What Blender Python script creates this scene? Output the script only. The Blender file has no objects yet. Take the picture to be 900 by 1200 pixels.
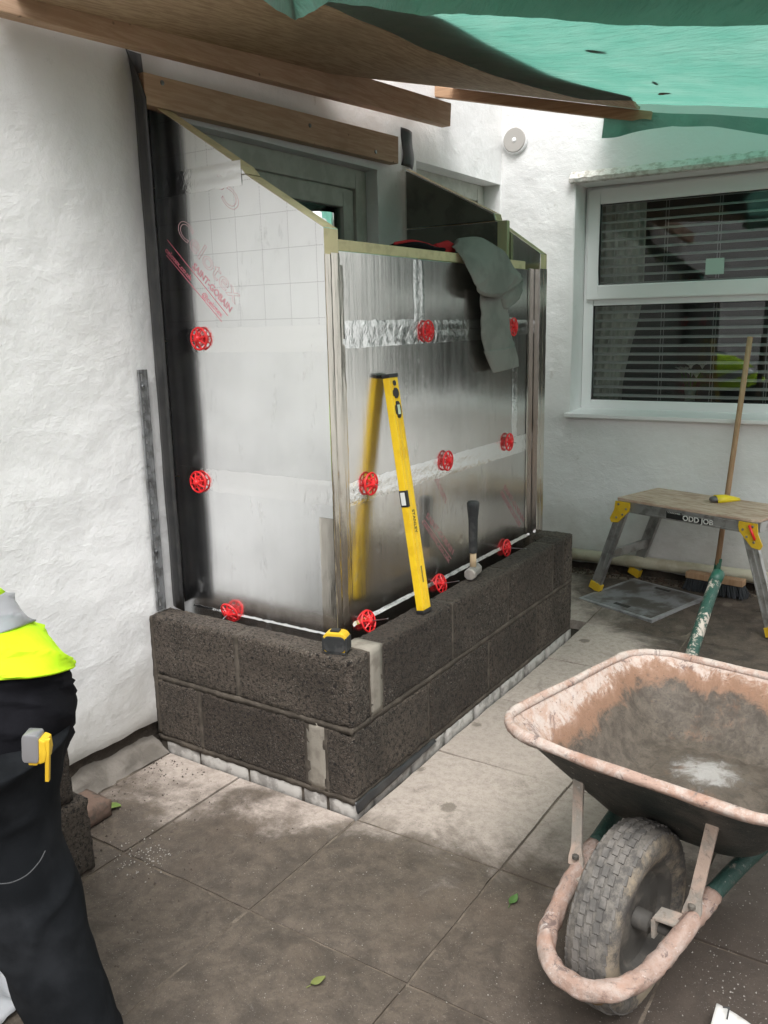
import bpy, bmesh, math, random
from mathutils import Vector, Matrix, noise as mn
random.seed(7)
sc = bpy.context.scene
COL = sc.collection
R = math.radians
# ------------------------------------------------------------------ camera
CAM = Vector((2.1789, -1.8511, 1.4247)); CROT = (1.3557, 0.0220, 0.5772); FPX = 1001.2
cd = bpy.data.cameras.new('camera'); cam = bpy.data.objects.new('camera', cd); COL.objects.link(cam)
cam.location = CAM; cam.rotation_euler = CROT
cd.sensor_fit = 'HORIZONTAL'; cd.sensor_width = 36; cd.lens = FPX / 900 * 36; cd.clip_end = 500; cd.clip_start = .02
sc.camera = cam
# ------------------------------------------------------------------ sky and sun (overcast)
SUN_EL, SUN_AZ = R(60), R(148)          # azimuth measured from +Y towards +X
w = bpy.data.worlds.new('World'); sc.world = w; w.use_nodes = True
nt = w.node_tree; nt.nodes.clear()
sky = nt.nodes.new('ShaderNodeTexSky'); sky.sky_type = 'NISHITA'; sky.sun_disc = False
sky.sun_elevation = SUN_EL; sky.sun_rotation = SUN_AZ; sky.air_density = 1.0; sky.dust_density = 6.0; sky.ozone_density = 1.0
hs = nt.nodes.new('ShaderNodeHueSaturation'); hs.inputs['Saturation'].default_value = .06
bg = nt.nodes.new('ShaderNodeBackground'); bg.inputs['Strength'].default_value = .15
wo = nt.nodes.new('ShaderNodeOutputWorld')
nt.links.new(sky.outputs[0], hs.inputs['Color']); nt.links.new(hs.outputs[0], bg.inputs[0]); nt.links.new(bg.outputs[0], wo.inputs[0])
sd = bpy.data.lights.new('sun', 'SUN'); sun = bpy.data.objects.new('sun', sd); COL.objects.link(sun)
sd.energy = 1.3; sd.angle = R(30); sd.color = (1, .985, .965)
sdir = Vector((math.sin(SUN_AZ) * math.cos(SUN_EL), math.cos(SUN_AZ) * math.cos(SUN_EL), math.sin(SUN_EL)))
sun.rotation_euler = (-sdir).to_track_quat('-Z', 'Y').to_euler(); sun.location = (3, -3, 8)
sc.view_settings.view_transform = 'Standard'; sc.view_settings.look = 'None'; sc.view_settings.gamma = 1
sc.view_settings.use_curve_mapping = False
sc.view_settings.exposure = .54

# ------------------------------------------------------------------ helpers
from mathutils import Euler
CM = Euler(CROT, 'XYZ').to_matrix()
def ray(x, y): return CM @ Vector(((x - 450) / FPX, -(y - 600) / FPX, -1))
def pix(x, y, ax, v):                     # photo pixel on the plane axis=v
    d = ray(x, y); return CAM + d * ((v - CAM[ax]) / d[ax])
def pixd(x, y, depth): return CAM + ray(x, y) * depth
def ss(t): t = max(0, min(1, t)); return t * t * (3 - 2 * t)
def G(x, y): return .042 * ss((y - 1.6) / 1.0)
def pixg(x, y):
    z = 0
    for _ in range(6):
        p_ = pix(x, y, 2, z); z = G(p_.x, p_.y)
    return p_
TH = .0221; YC = 2.725
def WB(u, n, z):                          # wall B: u along, n out of the wall to the patio
    return Vector((u * math.cos(TH) + n * math.sin(TH), YC + u * math.sin(TH) - n * math.cos(TH), z))
def N(x, y, z, s=1., o=0): return mn.noise(Vector((x * s + o, y * s - o * .7, z * s + o * .3)))

class MB:
    def __init__(s): s.v = []; s.f = []; s.m = []
    def add(s, vs, fs, m=0):
        b = len(s.v); s.v += [tuple(q) for q in vs]; s.f += [tuple(i + b for i in f) for f in fs]; s.m += [m] * len(fs); return s
    def box(s, a, b, m=0, fn=None):
        x0, y0, z0 = a; x1, y1, z1 = b
        vs = [(x0,y0,z0),(x1,y0,z0),(x1,y1,z0),(x0,y1,z0),(x0,y0,z1),(x1,y0,z1),(x1,y1,z1),(x0,y1,z1)]
        if fn: vs = [fn(*q) for q in vs]
        return s.add(vs, [(3,2,1,0),(4,5,6,7),(0,1,5,4),(1,2,6,5),(2,3,7,6),(3,0,4,7)], m)
    def prism(s, poly, d, m=0, mside=None):    # poly: 3D points, d: extrusion vector
        n = len(poly); d = Vector(d); P = [Vector(q) for q in poly]; b = len(s.v)
        s.v += [tuple(q) for q in P] + [tuple(q + d) for q in P]
        nrm = Vector((0,0,0))
        for i in range(n): nrm += P[i].cross(P[(i + 1) % n])
        fl = nrm.dot(d) > 0
        f0 = tuple(b + i for i in range(n)); f1 = tuple(b + n + i for i in range(n))
        s.f += [f0[::-1] if fl else f0, f1 if fl else f1[::-1]]; s.m += [m, m]
        for i in range(n):
            j = (i + 1) % n; q = (b + i, b + j, b + n + j, b + n + i)
            s.f.append(q if fl else q[::-1]); s.m.append(m if mside is None else mside)
        return s
    def loft(s, rings, m=0, cap=True, closed=True):
        n = len(rings[0]); b = len(s.v)
        for r in rings: s.v += [tuple(q) for q in r]
        k = n if closed else n - 1
        for i in range(len(rings) - 1):
            for j in range(k):
                a = b + i * n + j; c = b + i * n + (j + 1) % n
                s.f.append((a, c, c + n, a + n)); s.m.append(m)
        if cap and closed:
            s.f.append(tuple(b + j for j in range(n))[::-1]); s.m.append(m)
            e = b + (len(rings) - 1) * n; s.f.append(tuple(e + j for j in range(n))); s.m.append(m)
        return s
    def tube(s, path, r, n=10, m=0, cap=True, flat=1.0, up=None, jitter=0):
        P = [Vector(q) for q in path]; rings = []; prev = None
        for i, q in enumerate(P):
            t = (P[min(i + 1, len(P) - 1)] - P[max(i - 1, 0)]).normalized()
            if prev is None:
                u = Vector(up) if up else (Vector((0,0,1)) if abs(t.z) < .9 else Vector((1,0,0)))
            else: u = prev
            u = (u - t * u.dot(t)).normalized(); prev = u; v = t.cross(u)
            rr = r[i] if isinstance(r, (list, tuple)) else r
            ring = []
            for j in range(n):
                a = 2 * math.pi * j / n
                k = rr * (1 + (jitter * N(q.x + math.cos(a) * .05, q.y + math.sin(a) * .05, q.z, 40) if jitter else 0))
                ring.append(q + u * math.cos(a) * k + v * math.sin(a) * k * flat)
            rings.append(ring)
        return s.loft(rings, m, cap)
    def lathe(s, prof, c=(0,0,0), n=24, m=0, axis='z'):
        rings = []
        for r, h in prof:
            ring = []
            for j in range(n):
                a = 2 * math.pi * j / n
                q = (r * math.cos(a), r * math.sin(a), h) if axis == 'z' else ((h, r * math.cos(a), r * math.sin(a)) if axis == 'x' else (r * math.sin(a), h, r * math.cos(a)))
                ring.append(Vector(q) + Vector(c))
            rings.append(ring)
        return s.loft(rings, m, True)
    def grid(s, fn, nu, nv, m=0):
        b = len(s.v)
        for i in range(nu + 1):
            for j in range(nv + 1): s.v.append(tuple(fn(i / nu, j / nv)))
        for i in range(nu):
            for j in range(nv):
                a = b + i * (nv + 1) + j; s.f.append((a, a + nv + 1, a + nv + 2, a + 1)); s.m.append(m)
        return s

def ident(o):
    return o
def obj(name, mb, mats, parent=None, smooth=False, bevel=0, subdiv=0, solid=0, auto=None, bseg=2):
    me = bpy.data.meshes.new(name); me.from_pydata(mb.v, [], mb.f)
    if not isinstance(mats, (list, tuple)): mats = [mats]
    for m_ in mats: me.materials.append(m_)
    me.polygons.foreach_set('material_index', [min(i, len(mats) - 1) for i in mb.m])
    bm = bmesh.new(); bm.from_mesh(me)
    if bevel:
        bmesh.ops.remove_doubles(bm, verts=bm.verts, dist=1e-5)
        es = [e for e in bm.edges if len(e.link_faces) == 2 and e.calc_face_angle(0) > .5]
        bmesh.ops.bevel(bm, geom=es, offset=bevel, segments=bseg, affect='EDGES', profile=.6, clamp_overlap=True)
    if mb.f and not solid: bmesh.ops.recalc_face_normals(bm, faces=bm.faces)
    bm.to_mesh(me); bm.free(); me.update()
    if smooth: me.polygons.foreach_set('use_smooth', [True] * len(me.polygons))
    o = bpy.data.objects.new(name, me); COL.objects.link(o)
    if auto is not None:
        me.polygons.foreach_set('use_smooth', [True] * len(me.polygons)); me.set_sharp_from_angle(angle=R(auto))
    if solid:
        md = o.modifiers.new('solid', 'SOLIDIFY'); md.thickness = solid; md.offset = 0
    if subdiv:
        md = o.modifiers.new('sub', 'SUBSURF'); md.levels = subdiv; md.render_levels = subdiv
    if parent is not None:
        o.parent = parent
        if parent.type == 'EMPTY' and parent.get('wloc') is not None:
            o.matrix_parent_inverse = Matrix.Translation(-Vector(parent.location))
    return o
def tag(o, label, cat=None, group=None, kind=None):
    if label: o['label'] = label
    if cat: o['category'] = cat
    if group: o['group'] = group
    if kind: o['kind'] = kind
    return o
def root(name, label, cat, loc=(0,0,0), group=None):     # children given in world coordinates
    o = bpy.data.objects.new(name, None); COL.objects.link(o); o.location = loc; o['wloc'] = 1
    o.empty_display_size = .1
    return tag(o, label, cat, group)
def lroot(name, label, cat, loc, rz=0, group=None, rot=None):  # children given in local coordinates
    o = bpy.data.objects.new(name, None); COL.objects.link(o); o.location = loc
    o.rotation_euler = rot if rot else (0, 0, rz); o.empty_display_size = .1
    return tag(o, label, cat, group)
def copy_tree(o, parent=None):
    c = o.copy(); COL.objects.link(c)
    if parent is not None: c.parent = parent
    for ch in list(o.children): copy_tree(ch, c)
    return c

# ------------------------------------------------------------------ materials
class NT:
    def __init__(s, name):
        s.mat = bpy.data.materials.new(name); s.mat.use_nodes = True; s.t = s.mat.node_tree
        s.b = s.t.nodes['Principled BSDF']; s.out = s.t.nodes['Material Output']; s._tc = None
    def n(s, kind, **kw):
        q = s.t.nodes.new(kind)
        for k, v in kw.items():
            if k in q.inputs: q.inputs[k].default_value = v
            else: setattr(q, k, v)
        return q
    def l(s, a, b): s.t.links.new(a, b)
    def co(s, scale=(1,1,1), world=False):
        if world: src = s.n('ShaderNodeNewGeometry').outputs['Position']
        else: src = s.n('ShaderNodeTexCoord').outputs['Object']
        mp = s.n('ShaderNodeMapping'); mp.inputs['Scale'].default_value = scale; s.l(src, mp.inputs['Vector']); return mp.outputs[0]
    def noise(s, sc_, detail=4, rough=.55, scale=(1,1,1), world=False, dist=0):
        q = s.n('ShaderNodeTexNoise'); q.inputs['Scale'].default_value = sc_; q.inputs['Detail'].default_value = detail
        q.inputs['Roughness'].default_value = rough; q.inputs['Distortion'].default_value = dist; s.l(s.co(scale, world), q.inputs['Vector']); return q.outputs['Fac']
    def vor(s, sc_, feature='F1', scale=(1,1,1), world=False):
        q = s.n('ShaderNodeTexVoronoi'); q.feature = feature; q.inputs['Scale'].default_value = sc_; s.l(s.co(scale, world), q.inputs['Vector']); return q.outputs['Distance']
    def ramp(s, fac, p0, p1, c0=(0,0,0,1), c1=(1,1,1,1)):
        q = s.n('ShaderNodeMapRange'); q.clamp = True; q.interpolation_type = 'SMOOTHSTEP'
        q.inputs[1].default_value = p0; q.inputs[2].default_value = p1; s.l(fac, q.inputs[0]); return q.outputs[0]
    def mix(s, fac, a, b):
        q = s.n('ShaderNodeMix'); q.data_type = 'RGBA'
        if isinstance(fac, (int, float)): q.inputs[0].default_value = fac
        else: s.l(fac, q.inputs[0])
        for k, v in ((6, a), (7, b)):
            if isinstance(v, tuple): q.inputs[k].default_value = (*v, 1)
            else: s.l(v, q.inputs[k])
        return q.outputs[2]
    def math(s, op, a, b=0.):
        q = s.n('ShaderNodeMath'); q.operation = op
        for i, v in enumerate((a, b)):
            if isinstance(v, (int, float)): q.inputs[i].default_value = v
            else: s.l(v, q.inputs[i])
        return q.outputs[0]
    def col(s, c):
        if isinstance(c, tuple): s.b.inputs['Base Color'].default_value = (*c, 1)
        else: s.l(c, s.b.inputs['Base Color'])
        return s
    def rgh(s, r):
        if isinstance(r, (int, float)): s.b.inputs['Roughness'].default_value = r
        else: s.l(r, s.b.inputs['Roughness'])
        return s
    def bump(s, h, strength=.3, dist=.01):
        q = s.n('ShaderNodeBump'); q.inputs['Strength'].default_value = strength; q.inputs['Distance'].default_value = dist
        s.l(h, q.inputs['Height'])
        if s.b.inputs['Normal'].links: s.l(s.b.inputs['Normal'].links[0].from_socket, q.inputs['Normal'])
        s.l(q.outputs[0], s.b.inputs['Normal']); return s
    def xyz(s, world=True):
        q = s.n('ShaderNodeSeparateXYZ')
        src = s.n('ShaderNodeNewGeometry').outputs['Position'] if world else s.n('ShaderNodeTexCoord').outputs['Object']
        s.l(src, q.inputs[0]); return q.outputs
def catm(P, k=8):
    P = [Vector(q) for q in P]; out = []
    for i in range(len(P) - 1):
        a, b, c, d = P[max(i-1,0)], P[i], P[i+1], P[min(i+2,len(P)-1)]
        for s_ in range(k):
            t = s_ / k; out.append(.5 * ((2*b) + (c - a) * t + (2*a - 5*b + 4*c - d) * t * t + (3*b - a - 3*c + d) * t ** 3))
    return out + [P[-1]]
def simple(name, c, rough=.5, metal=0, c2=None, sc_=8, bump=0, bsc=60, bd=.003, p=(.45,.62), spec=None):
    t = NT(name)
    t.col(c if c2 is None else t.mix(t.ramp(t.noise(sc_, 6, .6), *p), c, c2)).rgh(rough)
    t.b.inputs['Metallic'].default_value = metal
    if spec is not None: t.b.inputs['Specular IOR Level'].default_value = spec
    if bump: t.bump(t.noise(bsc, 5, .6), bump, bd)
    return t.mat

def m_render():
    t = NT('white_render')
    a = t.ramp(t.noise(1.7, 6, .6, world=True), .45, .75)
    c = t.mix(a, (.82,.82,.815), (.745,.742,.728))
    st = t.ramp(t.noise(9, 9, .7, world=True), .62, .74)
    c = t.mix(t.math('MULTIPLY', st, .4), c, (.40,.38,.32))
    pit = t.math('MULTIPLY', t.ramp(t.noise(60, 5, .75, world=True), .66, .72), t.ramp(t.noise(2.4, 3, world=True), .42, .6))
    c = t.mix(t.math('MULTIPLY', pit, .38), c, (.30,.29,.27))
    z = t.xyz()[2]
    splash = t.math('MULTIPLY', t.ramp(t.math('ADD', z, t.math('MULTIPLY', t.noise(5, 8, .65, world=True), .55)), .78, .28), .6)
    c = t.mix(splash, c, (.34,.31,.26))
    t.col(c).rgh(.9)
    t.bump(t.noise(3.5, 3, .5, world=True), .55, .03)
    t.bump(t.noise(34, 7, .7, world=True), .42, .008)
    t.bump(t.ramp(t.noise(7, 5, .7, scale=(1,.6,1.6), world=True, dist=1.2), .5, .68), .13, .006)
    t.bump(t.math('SUBTRACT', 1.0, pit), .4, .005)
    return t.mat
def m_block():
    t = NT('aggregate_block')
    rnd = t.n('ShaderNodeObjectInfo').outputs['Random']
    base = t.mix(rnd, (.055,.041,.031), (.145,.116,.091))
    base = t.mix(t.math('MULTIPLY', t.ramp(t.math('FRACT', t.math('MULTIPLY', rnd, 7.3)), .7, .8), .5), base, (.080,.044,.032))
    cl = t.noise(4.5, 6, .65, world=True)
    base = t.mix(t.ramp(cl, .35, .7), base, (.055,.043,.033))
    g1 = t.ramp(t.noise(88, 5, .78, world=True), .46, .62)
    c = t.mix(g1, base, (.010,.008,.0065))
    ag = t.math('MULTIPLY', t.ramp(t.noise(165, 3, .7, world=True), .56, .66), t.ramp(t.noise(5.5, 5, .7, world=True), .40, .62))
    c = t.mix(t.math('MULTIPLY', ag, .75), c, (.27,.24,.205))
    smear = t.ramp(t.noise(7, 7, .7, world=True, dist=.7), .64, .74)
    c = t.mix(t.math('MULTIPLY', smear, .5), c, (.165,.14,.11))
    t.col(c).rgh(.95)
    t.bump(t.noise(95, 5, .75, world=True), 1.0, .012)
    t.bump(t.ramp(t.vor(120, world=True), .1, .5), .7, .005)
    return t.mat
def m_slab():
    t = NT('paving_slab')
    rnd = t.n('ShaderNodeObjectInfo').outputs['Random']
    pale = t.mix(rnd, (.47,.40,.35), (.40,.34,.295))
    pale = t.mix(t.math('MULTIPLY', t.ramp(t.noise(38, 8, .78, world=True), .42, .66), .7), pale, (.28,.235,.20))
    pale = t.mix(t.math('MULTIPLY', t.ramp(t.noise(6, 9, .72, world=True, dist=.6), .54, .68), .55), pale, (.23,.19,.158))
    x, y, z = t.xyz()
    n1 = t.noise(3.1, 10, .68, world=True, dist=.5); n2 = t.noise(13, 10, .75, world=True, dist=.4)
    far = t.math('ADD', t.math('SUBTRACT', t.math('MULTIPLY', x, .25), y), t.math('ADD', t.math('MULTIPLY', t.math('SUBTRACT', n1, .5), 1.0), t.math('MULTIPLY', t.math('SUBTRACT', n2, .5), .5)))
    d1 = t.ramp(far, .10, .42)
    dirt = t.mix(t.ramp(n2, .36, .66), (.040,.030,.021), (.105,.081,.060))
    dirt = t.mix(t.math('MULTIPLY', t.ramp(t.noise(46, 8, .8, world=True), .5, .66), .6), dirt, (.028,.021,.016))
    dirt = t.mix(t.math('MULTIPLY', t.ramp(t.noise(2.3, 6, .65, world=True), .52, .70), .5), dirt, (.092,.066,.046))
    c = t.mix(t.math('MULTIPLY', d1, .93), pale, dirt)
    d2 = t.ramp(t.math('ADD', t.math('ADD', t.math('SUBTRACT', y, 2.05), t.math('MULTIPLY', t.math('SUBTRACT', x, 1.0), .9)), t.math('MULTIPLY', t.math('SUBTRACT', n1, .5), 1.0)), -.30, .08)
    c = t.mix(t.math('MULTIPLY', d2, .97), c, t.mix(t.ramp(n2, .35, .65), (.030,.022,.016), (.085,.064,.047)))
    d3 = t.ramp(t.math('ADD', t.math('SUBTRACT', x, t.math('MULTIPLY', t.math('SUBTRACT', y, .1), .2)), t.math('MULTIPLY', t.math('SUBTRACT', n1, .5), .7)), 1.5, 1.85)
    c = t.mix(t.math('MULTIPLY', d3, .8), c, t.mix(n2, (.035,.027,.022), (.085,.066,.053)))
    v = t.n('ShaderNodeTexVoronoi'); v.inputs['Scale'].default_value = 5.5; t.l(t.co((1,1,1), True), v.inputs['Vector'])
    sp = t.math('MULTIPLY', t.ramp(t.math('ADD', v.outputs['Distance'], t.math('MULTIPLY', n2, .34)), .335, .285), t.ramp(t.noise(1.3, 2, world=True), .42, .5))
    c = t.mix(t.math('MULTIPLY', t.math('MULTIPLY', sp, t.math('SUBTRACT', 1.0, d1)), .75), c, (.14,.115,.09))
    wv = t.ramp(t.noise(7, 11, .78, scale=(1,2.2,1), world=True, dist=1.), .63, .72)
    c = t.mix(t.math('MULTIPLY', wv, .5), c, (.46,.43,.40))
    gr = t.ramp(t.noise(210, 3, .65, world=True), .60, .68); c = t.mix(t.math('MULTIPLY', gr, .5), c, (.045,.037,.03))
    gw = t.ramp(t.noise(260, 2, .6, world=True), .67, .72); c = t.mix(t.math('MULTIPLY', gw, .6), c, (.42,.39,.36))
    t.col(c).rgh(t.mix(d1, (.85,.85,.85), (.66,.66,.66)))
    t.bump(t.noise(9, 8, .65, world=True), .4, .012); t.bump(t.noise(90, 6, .72, world=True), .6, .004)
    return t.mat
def m_foil(name, r0=.2, streak=.5, tint=(.84,.845,.85), printed=None):
    t = NT(name); t.b.inputs['Metallic'].default_value = 1
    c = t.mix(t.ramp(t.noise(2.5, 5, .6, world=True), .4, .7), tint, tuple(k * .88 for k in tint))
    dust = t.ramp(t.noise(14, 8, .7, scale=(1,1,.35), world=True), .58, .78)
    t.l(t.math('SUBTRACT', 1.0, t.math('MULTIPLY', dust, .35)), t.b.inputs['Metallic'])
    c = t.mix(t.math('MULTIPLY', dust, .5), c, (.45,.44,.42))
    if printed:
        x, y, z = t.xyz(); a = x if printed == 'side' else y
        def line(u, v):
            g = t.math('ABSOLUTE', t.math('SUBTRACT', t.math('FRACT', t.math('MULTIPLY', u, 10.)), .5))
            ln = t.math('LESS_THAN', g, .011)
            dash = t.math('GREATER_THAN', t.math('FRACT', t.math('MULTIPLY', v, 110.)), .5)
            return t.math('MULTIPLY', ln, dash)
        g = t.math('MAXIMUM', line(a, z), line(z, a))
        g = t.math('MULTIPLY', g, t.math('GREATER_THAN', z, 1.4))
        c = t.mix(t.math('MULTIPLY', g, .6), c, (.25,.22,.25))
    t.col(c)
    t.rgh(t.math('ADD', r0, t.math('MULTIPLY', t.noise(30, 4, .6, scale=(1,1,.06), world=True), .16)))
    t.bump(t.noise(2.2, 2, .4, world=True), .25, .02)
    t.bump(t.ramp(t.vor(7, world=True), .0, .16), .10, .004)
    t.bump(t.noise(26, 5, .6, scale=(1,1,.05), world=True), streak * .18, .004)
    t.bump(t.noise(70, 4, .6, world=True), .07, .002)
    return t.mat
def m_tape():
    t = NT('foil_tape_film'); t.b.inputs['Metallic'].default_value = 1
    t.col((.93,.93,.93)).rgh(.10)
    t.bump(t.noise(38, 5, .6, world=True, dist=1.0), .30, .005); t.bump(t.noise(90, 4, .6, world=True), .12, .002)
    return t.mat
def m_wood(name, c0, c1, grain=(1,14,14), rough=.75, knots=True, sc_=6):
    t = NT(name)
    g = t.noise(sc_, 7, .65, scale=grain, dist=.6)
    c = t.mix(t.ramp(g, .36, .66), c0, c1)
    c = t.mix(t.math('MULTIPLY', t.ramp(t.noise(3, 4), .5, .75), .35), c, tuple(k * .45 for k in c0))
    if knots:
        k = t.ramp(t.vor(4.5, scale=(1, 2.2, 2.2)), .075, .02); c = t.mix(t.math('MULTIPLY', k, .8), c, tuple(q * .25 for q in c0))
    t.col(c).rgh(rough); t.bump(g, .25, .003)
    return t.mat
def m_barrow(name, paint, mort, lo, hi, sc_=7, rough=.8, crust=0):
    t = NT(name)
    c = t.mix(t.ramp(t.noise(sc_, 10, .74, dist=.5), lo, hi), paint, mort)
    if crust:
        c = t.mix(t.math('MULTIPLY', t.ramp(t.noise(9, 8, .7), .5, .66), .6), c, (.36,.19,.125))
        c = t.mix(t.math('MULTIPLY', t.ramp(t.noise(26, 9, .8, dist=.8), .55, .63), .9), c, (.15,.105,.095))
        c = t.mix(t.math('MULTIPLY', t.ramp(t.noise(31, 8, .78, dist=.5), .58, .66), .8), c, (.66,.60,.56))
    c = t.mix(t.math('MULTIPLY', t.ramp(t.noise(47, 8, .8), .56, .64), .7), c, tuple(k * .38 + .02 for k in mort))
    c = t.mix(t.math('MULTIPLY', t.ramp(t.noise(70, 6, .75), .62, .68), .6), c, (.60,.55,.51))
    t.col(c).rgh(rough); t.bump(t.noise(26, 8, .75), .8, .008); t.bump(t.noise(110, 5, .75), .5, .003)
    return t.mat
def m_tray():
    t = NT('mortar_caked_tray')
    z = t.xyz(False)[2]; n = t.noise(8, 10, .72, dist=.5); n2 = t.noise(26, 9, .78, dist=.4)
    pink = t.mix(t.ramp(n2, .40, .60), (.49,.345,.275), (.58,.49,.44))
    pink = t.mix(t.math('MULTIPLY', t.ramp(t.noise(12, 10, .8, dist=.8), .55, .62), .9), pink, (.19,.135,.125))
    pink = t.mix(t.math('MULTIPLY', t.ramp(t.noise(15, 9, .78, dist=.6), .57, .65), .8), pink, (.68,.65,.62))
    grey = t.mix(t.ramp(n2, .36, .64), (.062,.049,.038), (.135,.110,.087))
    grey = t.mix(t.math('MULTIPLY', t.ramp(t.noise(5, 8, .7), .55, .68), .75), grey, (.25,.135,.082))
    grey = t.mix(t.math('MULTIPLY', t.ramp(t.noise(52, 8, .8), .56, .63), .8), grey, (.05,.042,.036))
    h = t.math('ADD', z, t.math('ADD', t.math('MULTIPLY', t.math('SUBTRACT', n, .5), .16), t.math('MULTIPLY', t.math('SUBTRACT', n2, .5), .06)))
    c = t.mix(t.ramp(h, .432, .468), grey, pink)
    band = t.math('MULTIPLY', t.ramp(h, .40, .43), t.ramp(h, .47, .45)); c = t.mix(t.math('MULTIPLY', band, .7), c, (.33,.175,.105))
    c = t.mix(t.math('MULTIPLY', t.ramp(t.noise(150, 4, .65), .62, .68), .8), c, (.05,.042,.036))
    x, y, _ = t.xyz(False)
    dx = t.math('SUBTRACT', x, -.47); dy = t.math('SUBTRACT', y, -.03)
    d = t.math('ADD', t.math('SQRT', t.math('ADD', t.math('MULTIPLY', dx, dx), t.math('MULTIPLY', dy, dy))), t.math('MULTIPLY', t.math('SUBTRACT', n2, .5), .30))
    c = t.mix(t.math('MULTIPLY', t.ramp(d, .10, .02), .55), c, (.62,.60,.58))
    t.col(c).rgh(t.mix(t.ramp(h, .43, .47), (.5,.5,.5), (.9,.9,.9))); t.bump(n, .5, .014); t.bump(n2, .7, .008); t.bump(t.noise(90, 6, .75), .5, .003)
    return t.mat
def m_tarp():
    t = NT('green_tarpaulin'); t.t.nodes.remove(t.b)
    d = t.n('ShaderNodeBsdfDiffuse'); d.inputs[0].default_value = (.30,.295,.28,1)
    tr = t.n('ShaderNodeBsdfTranslucent')
    cc = t.mix(t.ramp(t.noise(5, 5, .6, world=True), .35, .7), (.125,.39,.30), (.20,.45,.36)); t.l(cc, tr.inputs[0])
    mx = t.n('ShaderNodeMixShader'); mx.inputs[0].default_value = .62
    t.l(d.outputs[0], mx.inputs[1]); t.l(tr.outputs[0], mx.inputs[2]); t.l(mx.outputs[0], t.out.inputs[0])
    bp_ = t.n('ShaderNodeBump'); bp_.inputs['Strength'].default_value = .8; bp_.inputs['Distance'].default_value = .03
    t.l(t.noise(9, 6, .6, scale=(1, 3, 1), world=True), bp_.inputs['Height']); t.l(bp_.outputs[0], d.inputs['Normal']); t.l(bp_.outputs[0], tr.inputs['Normal'])
    return t.mat
def m_glass():
    t = NT('window_glass'); t.t.nodes.remove(t.b)
    a = t.n('ShaderNodeBsdfTransparent'); a.inputs[0].default_value = (.93,.95,.94,1)
    g = t.n('ShaderNodeBsdfGlossy'); g.inputs['Roughness'].default_value = .0
    f = t.n('ShaderNodeFresnel'); f.inputs[0].default_value = 1.5
    mx = t.n('ShaderNodeMixShader'); t.l(f.outputs[0], mx.inputs[0]); t.l(a.outputs[0], mx.inputs[1]); t.l(g.outputs[0], mx.inputs[2]); t.l(mx.outputs[0], t.out.inputs[0])
    return t.mat
def m_cloth(name, c, c2=None, weave=600, bump=.25, rough=.95):
    t = NT(name); c2 = c2 or tuple(k * .7 for k in c)
    t.col(t.mix(t.ramp(t.noise(9, 5, .6), .4, .7), c, c2)).rgh(rough); t.b.inputs['Specular IOR Level'].default_value = .15
    t.bump(t.noise(weave, 2, .5), bump, .001); t.bump(t.noise(14, 4, .5), .35, .012)
    return t.mat
def m_tyre():
    t = NT('dusty_tyre_rubber')
    c = t.mix(t.ramp(t.noise(30, 9, .78), .40, .62), (.07,.065,.06), (.17,.155,.135))
    yy = t.math('ABSOLUTE', t.xyz(False)[1]); side = t.math('MULTIPLY', t.ramp(yy, .036, .05), t.ramp(t.noise(12, 9, .78), .42, .58))
    c = t.mix(t.math('MULTIPLY', side, .85), c, (.30,.245,.175))
    t.col(c).rgh(.85); t.bump(t.noise(70, 5, .7), .5, .003)
    return t.mat

RENDER = m_render(); BLOCK = m_block(); SLAB = m_slab()
MORTAR = simple('mortar', (.060,.049,.038), .95, c2=(.10,.083,.066), sc_=14, bump=.6, bsc=130, bd=.004)
INFILL = simple('pale_mortar_infill', (.27,.245,.205), .95, c2=(.20,.175,.145), sc_=16, bump=.5, bsc=140, bd=.003)
BRICKG = simple('grey_brick', (.36,.34,.315), .9, c2=(.20,.185,.17), sc_=18, bump=.5, bsc=110, bd=.003)
SOIL = simple('soil', (.06,.048,.038), 1, c2=(.10,.08,.062), sc_=9, bump=.9, bsc=60, bd=.02)
CONC = simple('old_concrete', (.19,.17,.148), .95, c2=(.13,.115,.098), sc_=7, bump=.7, bsc=90, bd=.006)
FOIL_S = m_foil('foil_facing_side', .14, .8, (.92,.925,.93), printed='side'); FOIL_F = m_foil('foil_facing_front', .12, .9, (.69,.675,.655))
TAPE = m_tape()
TAPEV = m_foil('corner_tape_film', .12, 3.0, (.68,.64,.58))  # brown tint paints in the dark surroundings that the corner tape reflects
FOAM = simple('yellow_foam', (.62,.53,.32), .95, c2=(.53,.45,.27), sc_=20, bump=.4, bsc=160, bd=.002)
TIMBER = m_wood('sawn_timber', (.47,.30,.195), (.58,.40,.275), (14, 1, 14))
TIMBERX = m_wood('sawn_timber_batten', (.42,.25,.15), (.52,.33,.20), (1, 14, 14))
STUDM = m_wood('treated_stud', (.42,.44,.27), (.48,.46,.27), (14, 14, 1), knots=False)
OSB = m_wood('plywood_board', (.50,.36,.23), (.32,.21,.13), (16, 2.0, 16), knots=False, sc_=5)
TARP = m_tarp(); GLASS = m_glass()
UPVC = simple('white_upvc', (.80,.80,.80), .28)
UPVC_D = simple('old_white_paint', (.50,.50,.45), .55, c2=(.42,.42,.37), sc_=11, bump=.2)
GASKET = simple('black_gasket', (.02,.02,.02), .6)
DPC = simple('black_damp_proof_sheet', (.022,.022,.023), .42, c2=(.035,.034,.033), sc_=12, bump=.25, bsc=40)
GALV = simple('galvanised_steel', (.40,.41,.42), .42, .9, c2=(.22,.225,.23), sc_=30, bump=.2, bsc=80)
ALU = simple('worn_aluminium', (.46,.46,.455), .42, .75, c2=(.30,.295,.28), sc_=14, bump=.15, bsc=120)
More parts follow.
